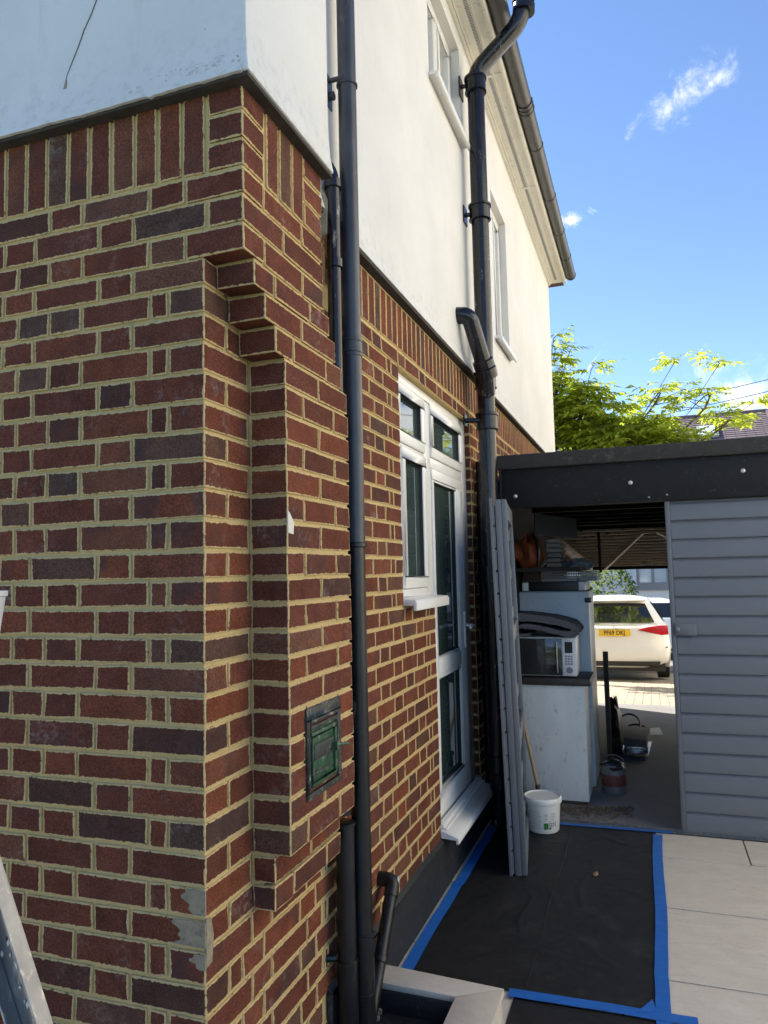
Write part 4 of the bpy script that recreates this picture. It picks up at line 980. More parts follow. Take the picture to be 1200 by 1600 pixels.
# on top of the fridge
t = thing('shallow_box', 'flat black box with pale corner feet lying on top of the fridge', 'box', (.38, 4.3, 1.43))
rel(MB().box(.15, .60, 4.06, 4.5, 1.4265, 1.495).build('tray', M['mblack'], bevel=.003), t)
for a in (.142, .555): rel(MB().box(a, a+.045, 4.045, 4.0595, 1.43, 1.492).build('corner_foot', M['mwhite'], bevel=.002), t)
def crate(x0, x1, y0, y1, z0, z1, label, name='plastic_crate'):
    t = thing(name, label, 'crate', ((x0+x1)/2, (y0+y1)/2, z0)); 
    m = MB(); m.box(x0, x1, y0, y1, z0, z0+.008); rel(m.build('base', M['crate']), t)
    m = MB(); rect = [(x0, x1, y0, y0+.006), (x0, x1, y1-.006, y1)]; 
    for a, b, c, d in rect:
        for zz in (z0+.0085, z0+(z1-z0)*.33, z0+(z1-z0)*.62, z1-.012): m.box(a, b, c, d, zz, zz+.010)
        n = int((b-a)/.018)
        for k in range(n+1): xx = a+(b-a-.007)*k/n; m.box(xx, xx+.007, c+.0008, d-.0008, z0+.0187, z1-.0125)
    for a in (x0, x1-.006):
        for zz in (z0+.0085, z0+(z1-z0)*.33, z0+(z1-z0)*.62, z1-.012): m.box(a, a+.006, y0+.0065, y1-.0065, zz, zz+.010)
    o = rel(m.build('lattice', M['crate']), t); o['kind'] = 'stuff'
    return t
crate(.285, .545, 4.06, 4.45, 1.4975, 1.575, 'grey latticed plastic crate on the black box above the fridge, left one')
crate(.555, .685, 4.06, 4.40, 1.4975, 1.572, 'smaller grey latticed basket at the right end above the fridge')
t = thing('flat_stack', 'stack of dark flattened boards at the left above the fridge', 'boards', (.2, 4.2, 1.5))
for k in range(4): rel(MB().box(.14+.004*k, .278-.003*k, 4.07, 4.4, 1.4975+.019*k, 1.4975+.019*k+.016).build('board', M['brownwood'], bevel=.002), t)
m = MB(); rgb = random.Random(4)
def lump(mb, c, r, seed, n=12, k=8):
    g = random.Random(seed); ph_ = [g.uniform(0, 6.28) for _ in range(8)]
    base = len(mb.v)
    for j in range(k+1):
        th_ = math.pi*j/k
        for i in range(n):
            a = 2*math.pi*i/n; d = 1+.16*math.sin(3*a+ph_[0]+2*th_)+.12*math.sin(5*a+ph_[1]-3*th_)+.1*math.sin(2*a+4*th_+ph_[2])
            mb.v.append((c[0]+r[0]*d*math.sin(th_)*math.cos(a), c[1]+r[1]*d*math.sin(th_)*math.sin(a), c[2]+r[2]*(d if th_ < 1.6 else 1)*math.cos(th_)))
    for j in range(k):
        for i in range(n): mb.f.append((base+j*n+i, base+j*n+(i+1) % n, base+(j+1)*n+(i+1) % n, base+(j+1)*n+i)); mb.m.append(0)
    return mb
tag(lump(MB(), (.40, 4.22, 1.60), (.10, .12, .05), 2, 20, 12).build('cloth_bundle', M['rugedge'], smooth=True), 'crumpled pale cloth bundle lying in the left crate', 'cloth')
tag(lump(MB(), (.56, 4.20, 1.615), (.085, .11, .045), 5, 20, 12).build('cloth_bundle', M['crate'], smooth=True), 'rounded grey cloth bundle at the right of the crates', 'cloth')
t = thing('orange_bag', 'orange fabric bag with a dark strap on the shelf at the left of the garage', 'bag', (.21, 4.0, 1.62))
m = lump(MB(), (.20, 4.0, 1.70), (.115, .14, .125), 8, 24, 14); rel(m.build('bag', M['orange'], smooth=True), t)
rel(MB().tube([(.29, 3.9, 1.62), (.30, 3.88, 1.72), (.285, 3.9, 1.80), (.25, 3.95, 1.85)], .014, 8).build('strap', M['mblack'], smooth=True), t)
t = thing('folded_blanket', 'stack of dull brown folded blankets on the shelf beside the orange bag', 'blankets', (.42, 4.1, 1.6))
for k in range(6): rel(MB().box(.335+.004*(k % 3), .445-.004*(k % 2), 3.98, 4.35, 1.602+.036*k, 1.602+.036*k+.033).build('fold', M['card'], bevel=.011), t)
t = thing('dark_panel', 'dark grey board leaning under the garage ceiling above the blankets', 'board', (.3, 4.4, 1.9))
rel(MB().hexa([(.22, 4.3, 1.86), (.50, 4.75, 1.84), (.49, 4.77, 1.84), (.21, 4.32, 1.86), (.22, 4.3, 2.03), (.50, 4.75, 2.0), (.49, 4.77, 2.0), (.21, 4.32, 2.03)]).build('sheet', M['dkgrey']), t)
# right of the fridge
t = thing('timber_plank', 'dark brown plank standing against the side of the fridge', 'plank', (.70, 4.65, 0))
rel(MB().hexa([(.670, 4.62, 0), (.702, 4.62, 0), (.702, 4.66, 0), (.670, 4.66, 0), (.672, 4.55, .93), (.712, 4.55, .93), (.712, 4.59, .93), (.672, 4.59, .93)]).build('board', M['brownwood'], bevel=.002), t)
m = MB(); lump(m, (.72, 5.0, .24), (.06, .14, .23), 12, 18, 14)
tag(m.build('black_bag', M['mblack'], smooth=True), 'black cloth bag slumped behind the plank beside the fridge', 'bag')
t = thing('paint_tin', 'dirty open paint tin with a wire handle standing on the garage floor', 'paint tin', (.742, 4.045, 0))
rel(MB()._lathe([(.001, .002), (.080, .002), (.083, .006), (.083, .188), (.086, .190), (.086, .197), (.079, .197), (.079, .17), (.001, .165)], (.742, 4.045, 0), 28, 0).build('body', M['tin'], smooth=True), t)
rel(MB()._lathe([(.0838, .055), (.0845, .056), (.0845, .132), (.0838, .133)], (.742, 4.045, 0), 28, 0).build('label_band', M['tin_red'], smooth=True), t)
m = MB(); lump(m, (.748, 4.02, .19), (.075, .07, .035), 3, 16, 10); rel(m.build('paint_cloth', M['mblack'], smooth=True), t)
rel(MB().tube([(.742+.084*math.cos(a), 4.045-.03*math.sin(a), .19+.075*math.sin(a)) for a in [math.pi*k/14 for k in range(15)]], .0032, 8).build('wire_handle', M['alu'], smooth=True), t)
t = thing('wooden_box', 'low brown box lying on the garage floor behind the paint tin', 'box', (.84, 5.3, .1))
rel(MB().hexa([(.74, 5.15, .085), (.96, 5.10, .085), (.99, 5.62, .085), (.77, 5.66, .085), (.74, 5.15, .145), (.96, 5.10, .145), (.99, 5.62, .145), (.77, 5.66, .145)]).build('box', M['card'], bevel=.004), t)
t = thing('foil_tray', 'silver tray under the low brown box on the garage floor', 'tray', (.84, 5.2, 0))
m = MB(); m.hexa([(.74, 5.02, .0), (.95, 4.98, .0), (.98, 5.5, .0), (.77, 5.5, .0), (.72, 5.0, .045), (.97, 4.96, .045), (1.0, 5.52, .045), (.75, 5.52, .045)]); m.box(.78, .97, 5.1, 5.5, .0455, .0845)
rel(m.build('tray', M['silver'], bevel=.003), t)
m = MB(); m.hexa([(.93, 5.95, .004), (1.10, 6.02, .004), (1.07, 6.32, .006), (.90, 6.22, .004), (.93, 5.95, .006), (1.10, 6.02, .006), (1.07, 6.32, .012), (.90, 6.22, .006)])
tag(m.build('paper_sheet', M['paper']), 'white sheet of paper lying on the garage floor', 'paper')
def loop(r1, r2, cx_, cy_, cz, n=28, tilt=.4, ph_=0): return [(cx_+r1*math.cos(2*math.pi*k/n+ph_), cy_+r2*math.sin(2*math.pi*k/n+ph_)*math.cos(tilt), cz+r2*math.sin(2*math.pi*k/n+ph_)*math.sin(tilt)) for k in range(n)]
t = thing('cable', 'loops of black cable coiled on the garage floor', 'cable', (.82, 5.9, .1))
rel(MB().tube(loop(.10, .17, .80, 5.95, .10, tilt=.42), .0095, 8, closed=True).build('coil', M['mblack'], smooth=True), t)
rel(MB().tube(loop(.10, .15, .86, 5.92, .05, tilt=.2, ph_=1), .0095, 8, closed=True).build('coil', M['mblack'], smooth=True), t)
t = thing('broom', 'wooden broom handle behind the white bucket', 'broom', (.27, 3.50, 0))
rel(MB().tube([(.285, 3.50, .14), (.10, 3.62, 1.0)], .0125, 12).build('handle', M['wood'], smooth=True), t)
rel(MB().tube([(.288, 3.495, .115), (.283, 3.50, .165)], .017, 12).build('ferrule', M['brownwood'], smooth=True), t)
rel(MB().box(.21, .40, 3.46, 3.53, .02, .114).build('brush', M['brownwood'], bevel=.006), t)
# dead leaves and dust at the cabinet foot
m = MB(); 
for k in range(420):
    x = rg.uniform(.30, .88); y = 3.62-.20*abs(rg.gauss(0, .6))+(.35*(x-.6) if x > .6 else 0); s = rg.uniform(.004, .014); a = rg.uniform(0, 6.28)
    pts = [(x+s*1.5*math.cos(a), y+s*1.5*math.sin(a), .006+rg.uniform(0, .008)), (x-s*.6*math.sin(a), y+s*.6*math.cos(a), .008), (x-s*1.3*math.cos(a), y-s*1.3*math.sin(a), .006+rg.uniform(0, .008)), (x+s*.6*math.sin(a), y-s*.6*math.cos(a), .007)]
    if y > 3.33: m.prism(pts, (0, 0, .0015))
tag(m.build('leaf_litter', M['litter']), kind='stuff')
# white plaster bucket
t = thing('plastic_bucket', 'white lidded plastic bucket with a printed label beside the open door leaf', 'bucket', (.366, 3.118, .008))
bc = (.366, 3.118, .009)
bk = rel(MB()._lathe([(.001, 0), (.090, 0), (.094, .006), (.1055, .166), (.1085, .168), (.1085, .176), (.1, .178), (.001, .178)], bc, 40, 0).build('pail', M['bucket'], smooth=True), t)
rel(MB()._lathe([(.1095, .170), (.1155, .172), (.1165, .186), (.1135, .2), (.110, .2035), (.106, .2035), (.103, .197), (.06, .1955), (.001, .1965)], bc, 40, 0).build('lid', M['bucket'], smooth=True), t)
def wrap(mb, a0, a1, z0, z1, d=.0009):      # printed patch that follows the pail
    n = max(2, int(abs(a1-a0)/.08)); 
    for k in range(n):
        b0 = a0+(a1-a0)*k/n; b1 = a0+(a1-a0)*(k+1)/n
        rr = lambda z: .094+(z-.006)/.16*.0115+d
        q = lambda b, z: (bc[0]+rr(z)*math.cos(b), bc[1]+rr(z)*math.sin(b), bc[2]+z)
        mb.quad(q(b0, z0), q(b1, z0), q(b1, z1), q(b0, z1))
    return mb
A0 = math.atan2(-1.608-3.118, 1.049-.366)     # angle that faces the doorstep
m = MB(); wrap(m, A0+.02, A0+.30, .028, .065); rel(m.build('label_print', M['print_green'], fix=False), t)
m = MB()
for k in range(4): wrap(m, A0+.36+.13*k, A0+.43+.13*k, .058, .066); wrap(m, A0+.36+.13*k, A0+.42+.13*k, .046-.004*(k % 2), .054)
wrap(m, A0+.36, A0+.48, .028, .040); rel(m.build('label_print', M['print_black'], fix=False), t)
m = MB()
for k in range(9): wrap(m, A0-.92, A0-.12-.06*(k % 3), .032+.012*k, .0345+.012*k)
wrap(m, A0+.0, A0+.85, .0745, .0765)
for k in range(4): wrap(m, A0+.46+.1*k, A0+.475+.1*k, .085, .125)
for k in range(3): wrap(m, A0+.46, A0+.78, .085+.016*k, .087+.016*k)
wrap(m, A0+.10, A0+.20, .085, .093)
rel(m.build('label_print', M['print_grey'], fix=False), t)
def text_mesh(name, s, size, mat, parent, loc, rot, extr=.0006, align='CENTER', sx=1):
    cu_ = bpy.data.curves.new('lettering', 'FONT'); cu_.body = s; cu_.size = size; cu_.extrude = extr; cu_.align_x = align; cu_.align_y = 'CENTER'; cu_.resolution_u = 4; cu_.offset = size*.018
    tmp = bpy.data.objects.new('lettering', cu_); me = bpy.data.meshes.new_from_object(tmp); bpy.data.objects.remove(tmp); bpy.data.curves.remove(cu_)
    me.materials.clear(); me.materials.append(mat); o = bpy.data.objects.new(name, me); COL.objects.link(o); o.parent = parent; o.location = loc; o.rotation_euler = rot; o.scale = (sx, 1, 1); return o
ac = A0+.16; rr = .094+(.112-.006)/.16*.0115+.0012
text_mesh('label_print', 'CE', .017, M['print_grey'], t, (rr*math.cos(ac), rr*math.sin(ac), .112+.001), (R(90), 0, ac+R(90)), .0003)

# ================================================================== LADDER AT THE LEFT
t = thing('step_ladder', 'paint spattered aluminium stepladder leaning in at the lower left corner', 'ladder', (.2, -.45, 0))
def rail(y0, y1):
    a = Vector((.335, 0, 0)); b = Vector((-.335, 0, 1.42)); m = MB(); w = .036
    d = (b-a).normalized(); q = Vector((d.z, 0, -d.x))
    m.prism([tuple(a-q*w+Vector((0, y0, 0))), tuple(a+q*w+Vector((0, y0, 0))), tuple(b+q*w+Vector((0, y0, 0))), tuple(b-q*w+Vector((0, y0, 0)))], (0, .004, 0))
    m.prism([tuple(a-q*w+Vector((0, y0, 0))), tuple(a-q*(w-.004)+Vector((0, y0, 0))), tuple(b-q*(w-.004)+Vector((0, y0, 0))), tuple(b-q*w+Vector((0, y0, 0)))], (0, -.03, 0))
    m.prism([tuple(a+q*w+Vector((0, y0, 0))), tuple(a+q*(w-.004)+Vector((0, y0, 0))), tuple(b+q*(w-.004)+Vector((0, y0, 0))), tuple(b+q*w+Vector((0, y0, 0)))], (0, -.03, 0))
    return m
rel(rail(-.49, 0).build('rail', M['alu'], bevel=.0012, seg=1), t); rel(rail(-.95, 0).build('rail', M['alu'], bevel=.0012, seg=1), t)
for k in range(5):
    f_ = .10+.2*k; x = .335-.67*f_; z = 1.42*f_; rel(MB().box(x-.04, x+.035, -.948, -.492, z-.012, z+.012).build('tread', M['alu'], bevel=.004, seg=1), t)
rel(MB().box(-.48, -.22, -.96, -.48, 1.42, 1.445).build('platform', M['mblack'], bevel=.006), t)
m = MB()
for y_ in (-.52, -.92): m.tube([(-.40, y_, 1.41), (-1.0, y_, 0.0)], .016, 10)
rel(m.build('rear_leg', M['alu'], smooth=True), t)
for k in range(5):
    z = [.93, 1.005, 1.06, .88, .97][k]; x = .335-.67*z/1.42; rel(MB().tube([(x, -.4915, z), (x, -.484, z)], .007, 10).build('rivet', M['seal'], smooth=True), t) if k in (0,) else None
m = MB()
for k in range(26):
    z = rg.uniform(.70, 1.15); x = .335-.67*z/1.42+rg.uniform(-.030, .030); s = rg.uniform(.0012, .0042); m.prism([(x-s, -.4925, z), (x, -.4925, z-s*rg.uniform(1, 3)), (x+s, -.4925, z), (x, -.4925, z+s*rg.uniform(.8, 2.2))], (0, .0015, 0))
o = rel(m.build('paint_splash', M['upvc']), t); o['kind'] = 'stuff'
t = thing('white_pot', 'white plastic pot at the left edge, standing on top of the stepladder', 'pot', (-.215, -.55, 1.445))
rel(MB()._lathe([(.001, 0), (.072, 0), (.086, .11), (.09, .112), (.09, .122), (.083, .122), (.07, .02), (.001, .015)], (-.221, -.52, 1.452), 32, 0).build('pail', M['bluewhite'], smooth=True), t)

# ================================================================== BEYOND THE GARAGE
def car(name, label, loc, rz, paint, plate):
    t = thing(name, label, 'car', loc, rz=rz)
    # local: rear face at y=0, nose at +y
    # body side profile (y, z) of the shell below the belt, then the cabin
    low = [(.12, .26), (.02, .36), (.0, .50), (.015, .64), (.05, .70), (.06, .78), (.085, .92), (.16, 1.0), (1.2, 1.01), (2.9, .99), (3.9, .86), (4.28, .72), (4.38, .5), (4.3, .24)]
    hw = [.74, .86, .885, .895, .89, .89, .885, .86, .87, .87, .83, .76, .72, .72]
    m = MB(); nx = 14; rows = []
    for (y, z), w in zip(low, hw):
        rows.append([(w*math.sin(math.pi/2*(2*i/nx-1)), y+(.20*abs(2*i/nx-1)**3.2 if y < .5 else (-.35*abs(2*i/nx-1)**3 if y > 3.5 else 0)), z-(.03*abs(2*i/nx-1)**4 if z > .9 else 0)) for i in range(nx+1)])
    for a, b in zip(rows[:-1], rows[1:]):
        for i in range(nx): m.quad(a[i], a[i+1], b[i+1], b[i])
    for sgn, col in ((-1, 0), (1, nx)):      # flanks
        top = [r_[col] for r_ in rows]; 
        zl = .27
        for a, b in zip(top[:-1], top[1:]):
            ya, yb = a[1], b[1]
            if abs(yb-ya) < .01: continue
            m.quad(a, b, (b[0]*1.0+sgn*.01, b[1], min(b[2], .62)), (a[0]+sgn*.01, a[1], min(a[2], .62))); m.quad((a[0]+sgn*.01, a[1], min(a[2], .62)), (b[0]+sgn*.01, b[1], min(b[2], .62)), (b[0]*.98, b[1], min(b[2], zl)), (a[0]*.98, a[1], min(a[2], zl)))
    bd = m.mesh('body', paint, smooth=True)
    bm = bmesh.new(); bm.from_mesh(bd); bmesh.ops.remove_doubles(bm, verts=bm.verts, dist=.002); bmesh.ops.recalc_face_normals(bm, faces=bm.faces); bm.to_mesh(bd); bm.free()
    bdo = place('body', bd, t, (0, 0, 0))
    cab = [(.13, .97, .80), (.30, 1.17, .73), (.52, 1.385, .62), (.60, 1.415, .60), (1.3, 1.44, .60), (2.2, 1.42, .60), (2.5, 1.36, .60), (3.25, .98, .78)]
    m = MB(); rows = [[(w*(2*i/nx-1), y+.16*abs(2*i/nx-1)**3*(1 if y < .7 else 0), z-.055*abs(2*i/nx-1)**3*(1 if z > 1.1 else 0)) for i in range(nx+1)] for y, z, w in cab]
    for a, b in zip(rows[:-1], rows[1:]):
        for i in range(nx): m.quad(a[i], a[i+1], b[i+1], b[i])
    for sgn, col in ((-1, 0), (1, nx)):
        for a, b in zip([r_[col] for r_ in rows[:-1]], [r_[col] for r_ in rows[1:]]): m.quad(a, b, (sgn*.86, b[1], .96), (sgn*.86, a[1], .96))
    cb = m.mesh('roof', paint, smooth=True); bm = bmesh.new(); bm.from_mesh(cb); bmesh.ops.remove_doubles(bm, verts=bm.verts, dist=.002); bmesh.ops.recalc_face_normals(bm, faces=bm.faces); bm.to_mesh(cb); bm.free()
    place('cabin', cb, t, (0, 0, 0))
    # rear window, proud of the tailgate
    m = MB(); a = [(-.66, .20), (-.3, .158), (.3, .158), (.66, .20)]
    rw = [(x, y-.012, 1.015) for x, y in a]; rt = [(x*.80, .455+.03*abs(x)-.012, 1.345-.03*abs(x)) for x, y in a]
    for i in range(3): m.hexa([rw[i], rw[i+1], (rw[i+1][0], rw[i+1][1]+.03, rw[i+1][2]), (rw[i][0], rw[i][1]+.03, rw[i][2]), rt[i], rt[i+1], (rt[i+1][0], rt[i+1][1]+.03, rt[i+1][2]), (rt[i][0], rt[i][1]+.03, rt[i][2])])
    m.build('rear_window', M['carglass'], t)
    MB().hexa([(-.54, .40, 1.362), (.54, .40, 1.362), (.58, .66, 1.385), (-.58, .66, 1.385), (-.55, .385, 1.392), (.55, .385, 1.392), (.58, .70, 1.428), (-.58, .70, 1.428)]).build('spoiler', paint, t, bevel=.012)
    for sgn in (-1, 1):
        m = MB(); m.hexa([(sgn*.845, .55, 1.0), (sgn*.845, 2.8, .99), (sgn*.84, 2.8, .99), (sgn*.84, .55, 1.0), (sgn*.665, .75, 1.32), (sgn*.655, 2.45, 1.33), (sgn*.64, 2.45, 1.33), (sgn*.65, .75, 1.32)]); m.build('side_window', M['carglass'], t)
        m = MB(); pts = [(.38, .900), (.56, .945), (.74, .968), (.868, .965), (.878, .815), (.76, .805), (.58, .850)]
        yy = lambda x: .062+.20*(x/.885)**4.0*.62
        m.prism([(sgn*x, yy(x)-.020, z) for x, z in pts], (0, .10, 0)); tl = m.build('tail_light', M['red'], t, bevel=.010)
        m = MB(); m.hexa([(sgn*.868, .15, .835), (sgn*.884, .30, .86), (sgn*.80, .30, .86), (sgn*.80, .15, .835), (sgn*.868, .15, .945), (sgn*.884, .34, .95), (sgn*.80, .34, .95), (sgn*.80, .15, .945)]); m.build('lens', M['red'], tl, bevel=.006)
        m = MB(); m.box(sgn*.72-.13, sgn*.72+.13, .085, .12, .602, .616); m.build('reflector', M['mblack'], t)
        for yc in (.85, 3.45):
            w = MB(); wx = sgn*.79
            w.tube([(wx-.10, yc, .315), (wx-.09, yc, .315), (wx+.09, yc, .315), (wx+.10, yc, .315)], [.28, .315, .315, .28], 28); wh = w.build('wheel', M['tyre'], t, smooth=True)
            w = MB(); w.tube([(wx+sgn*.101, yc, .315), (wx+sgn*.104, yc, .315)], [.21, .2], 20); w.build('rim', M['rim'], wh, smooth=True)
    m = MB(); m.box(-.80, .80, .13, 4.2, .20, .34); m.hexa([(-.70, .03, .30), (.70, .03, .30), (.70, .2, .26), (-.70, .2, .26), (-.72, .012, .375), (.72, .012, .375), (.72, .2, .375), (-.72, .2, .375)]); m.build('underbody', M['mblack'], t)
    if plate:
        pl = MB().box(-.26, .26, .028, .036, .795, .906).build('number_plate', M['plate'], t, bevel=.006); 
        text_mesh('plate_text', 'PF69 DKJ', .104, M['print_black'], pl, (0, .0265, .848), (R(90), 0, 0), .0006, sx=.86)
        m = MB(); m.tube(loop(.036, .036, 0, .052, .965, 24, math.pi/2), .0045, 8, closed=True)
        for a in (90, 210, 330): m.hexa([(-.005*math.sin(R(a)), .049, .965+.005*math.cos(R(a))), (.036*math.cos(R(a)), .049, .965+.036*math.sin(R(a))), (.036*math.cos(R(a)), .055, .965+.036*math.sin(R(a))), (-.005*math.sin(R(a)), .055, .965+.005*math.cos(R(a))), (.005*math.sin(R(a)), .049, .965-.005*math.cos(R(a))), (.0365*math.cos(R(a)), .049, .965+.0365*math.sin(R(a))), (.0365*math.cos(R(a)), .055, .965+.0365*math.sin(R(a))), (.005*math.sin(R(a)), .055, .965-.005*math.cos(R(a)))])
        m.build('badge', M['chrome'], t)
        m = MB(); m.hexa([(-.30, .036, .920), (.30, .036, .920), (.30, .07, .920), (-.30, .07, .920), (-.28, .044, .934), (.28, .044, .934), (.28, .08, .934), (-.28, .08, .934)]); m.build('handle_trim', M['carwhite'], t)
    return t
car('parked_car', 'white hatchback seen from behind, parked beyond the open garage', (.44, 11.75, -.375), R(2), M['carwhite'], True)
car('parked_car', 'pale blue white car parked side on along the street behind the hatchback', (-.9, 18.2, -.615), R(-90), M['carblue'], False)

# foliage helper: many small folded leaflets
def leaves(mb, rg_, c, n, spread, size, droop=.3, flat=1):
    for _ in range(n):
        while True:
            d = Vector((rg_.uniform(-1, 1), rg_.uniform(-1, 1), rg_.uniform(-1, 1)))
            if d.length < 1: break
        p = Vector(c)+Vector((d.x*spread[0], d.y*spread[1], d.z*spread[2])); leaflet(mb, rg_, p, Vector((rg_.uniform(-1, 1), rg_.uniform(-1, 1), rg_.uniform(-.8, .3))).normalized(), size*rg_.uniform(.6, 1.25))
def leaflet(mb, rg_, p, d, s, up=None):
    nrm = Vector((rg_.uniform(-.6, .6), rg_.uniform(-.6, .6), 1)).normalized(); w = d.cross(nrm).normalized()*s*.22
    a = p; b = p+d*s*.45; e = p+d*s-Vector((0, 0, s*.14)); fold = nrm*s*.06; rv = rg_.random()
    i = len(mb.v); mb.v += [tuple(a), tuple(b+w+fold), tuple(e), tuple(b-w+fold), tuple(b)]; mb.f += [(i, i+1, i+4), (i+1, i+2, i+4), (i+2, i+3, i+4), (i+3, i, i+4)]; mb.m += [0]*4; mb.att.setdefault('rnd', []).extend([rv]*5)
def compound(mb, rg_, p, d, l):
    side = d.cross(Vector((0, 0, 1))); side = side.normalized() if side.length > .05 else Vector((1, 0, 0))
    for k in range(4):
        q = p+d*l*(.3+.18*k)-Vector((0, 0, l*.10*k*k/6))
        for s in (-1, 1): leaflet(mb, rg_, q, (d*.55+side*s*.9+Vector((0, 0, -.38))).normalized(), l*.42*rg_.uniform(.75, 1.1))
    leaflet(mb, rg_, p+d*l*.95-Vector((0, 0, l*.12)), (d+Vector((0, 0, -.45))).normalized(), l*.45)
def spline(pts, n):
    P_ = [Vector(p) for p in pts]; r_ = []
    for i in range(len(P_)-1):
        p0 = P_[max(0, i-1)]; p1 = P_[i]; p2 = P_[i+1]; p3 = P_[min(len(P_)-1, i+2)]
        for k in range(n):
            u = k/n; r_.append(.5*((2*p1)+(p2-p0)*u+(2*p0-5*p1+4*p2-p3)*u*u+(3*p1-3*p2+p0-p3)*u**3))
    r_.append(P_[-1]); return r_
rt = random.Random(11)
t = thing('ash_tree', 'sunlit yellow green tree with feathery leaves behind the house and above the garage', 'tree', (-1.0, 11.2, -.3))
tr = MB(); lv = MB()
trunk = spline([(-1.0, 11.2, -.35), (-1.02, 11.2, 1.2), (-.9, 11.15, 2.4)], 5); tr.tube(trunk, [.13-.005*k for k in range(len(trunk))], 12)
tips = []
mains = [[(-.9, 11.15, 2.4), (-.6, 10.9, 3.4), (-.35, 10.7, 4.4), (-.24, 10.55, 5.35)], [(-.9, 11.15, 2.4), (-.2, 11.0, 3.2), (.1, 10.8, 4.0), (.33, 10.6, 4.78)],
         [(-.9, 11.15, 2.3), (.1, 10.9, 3.0), (.75, 10.7, 3.5), (1.25, 10.55, 4.1), (1.58, 10.45, 4.72)], [(-.9, 11.15, 2.3), (.4, 10.8, 2.95), (1.3, 10.6, 3.4), (1.95, 10.5, 3.95), (2.2, 10.45, 4.62)],
         [(-.9, 11.15, 2.25), (.5, 10.9, 2.9), (1.5, 10.7, 3.3), (2.1, 10.6, 3.6), (2.62, 10.5, 3.98)], [(-.9, 11.15, 2.4), (-.5, 11.3, 3.4), (.2, 11.3, 3.9), (.75, 11.2, 4.2)],
         [(-.9, 11.15, 2.4), (-.55, 10.8, 3.6), (-.3, 10.6, 4.3), (-.02, 10.5, 5.0)], [(-.9, 11.15, 2.4), (-.7, 10.8, 3.8), (-.45, 10.6, 4.7), (-.22, 10.5, 5.1)], [(-.9, 11.15, 2.4), (-.3, 10.8, 3.6), (.05, 10.6, 4.2), (.25, 10.5, 4.45)],
         [(-.9, 11.15, 2.3), (0, 11.4, 3.1), (.9, 11.4, 3.6), (1.3, 11.3, 3.9)], [(-.9, 11.15, 2.4), (-1.4, 11.2, 3.6), (-1.7, 11.1, 4.8), (-1.8, 11, 5.9)], [(-.9, 11.15, 2.4), (-1.1, 10.9, 3.8), (-.9, 10.7, 5.0), (-.8, 10.6, 6.0)]]
for bi, mb_ in enumerate(mains):
    c = spline(mb_, 7); tr.tube(c, [max(.006, .05*(1-k/len(c))**1.2+.005) for k in range(len(c))], 7)
    n = len(c)
    for k in range(6, n):
        dens = 3 if k < n-5 else 1
        for _ in range(dens):
            a = rt.uniform(0, 6.28); d = Vector((math.cos(a), math.sin(a), rt.uniform(-.15, .7))).normalized()
            L0 = rt.uniform(.18, .5)*(1 if k < n-6 else .32); tw = [c[k], c[k]+d*L0*.5+Vector((0, 0, .04)), c[k]+d*L0+Vector((0, 0, .05))]
            tr.tube(tw, [.007, .005, .003], 5)
            for q in range(3 if L0 > .25 else 2):
                a2 = a+rt.uniform(-1.3, 1.3); compound(lv, rt, tw[1]+(tw[2]-tw[1])*rt.random(), Vector((math.cos(a2), math.sin(a2), rt.uniform(-.2, .5))).normalized(), rt.uniform(.22, .38))
    for q in range(6): a2 = rt.uniform(0, 6.28); compound(lv, rt, c[-1], Vector((math.cos(a2), math.sin(a2), rt.uniform(0, .5))).normalized(), .30)
for k in range(420):      # the dense lower crown
    x = rt.uniform(-1.4, 2.2); top = 4.75-.55*abs(x+.4) if x < .8 else 4.05-.22*(x-.8)-.7*max(0, x-1.3); top += .12*math.sin(x*9); p = Vector((x, rt.uniform(10.3, 11.3), rt.uniform(2.85, max(2.95, top))))
    for q in range(3): a2 = rt.uniform(0, 6.28); compound(lv, rt, p+Vector((rt.uniform(-.1, .1), rt.uniform(-.1, .1), rt.uniform(-.1, .1))), Vector((math.cos(a2), math.sin(a2), rt.uniform(-.3, .5))).normalized(), rt.uniform(.26, .48))
rel(tr.build('trunk', M['bark'], smooth=True), t); rel(lv.build('crown', M['leaf'], fix=False), t)
# hedge over the road
t = thing('garden_shrub', 'rounded green shrub beside the white house across the street', 'shrub', (.15, 23.6, -.5))
lv = MB(); 
for k in range(2600):
    u = Vector((rt.gauss(0, 1), rt.gauss(0, 1), rt.gauss(0, 1))).normalized()*rt.uniform(.72, 1.0)**.5; p = Vector((-.32+u.x*1.0, 23.8+u.y*.75, .62+u.z*1.20*(1+.12*math.sin(5*u.x))))
    leaflet(lv, rt, p, Vector((rt.uniform(-1, 1), rt.uniform(-1, 1), rt.uniform(-.6, .6))).normalized(), rt.uniform(.10, .2))
rel(lv.build('crown', M['hedge'], fix=False), t); rel(MB().tube([(-.3, 23.8, -.6), (-.3, 23.8, .6)], .06, 8).build('trunk', M['bark']), t)
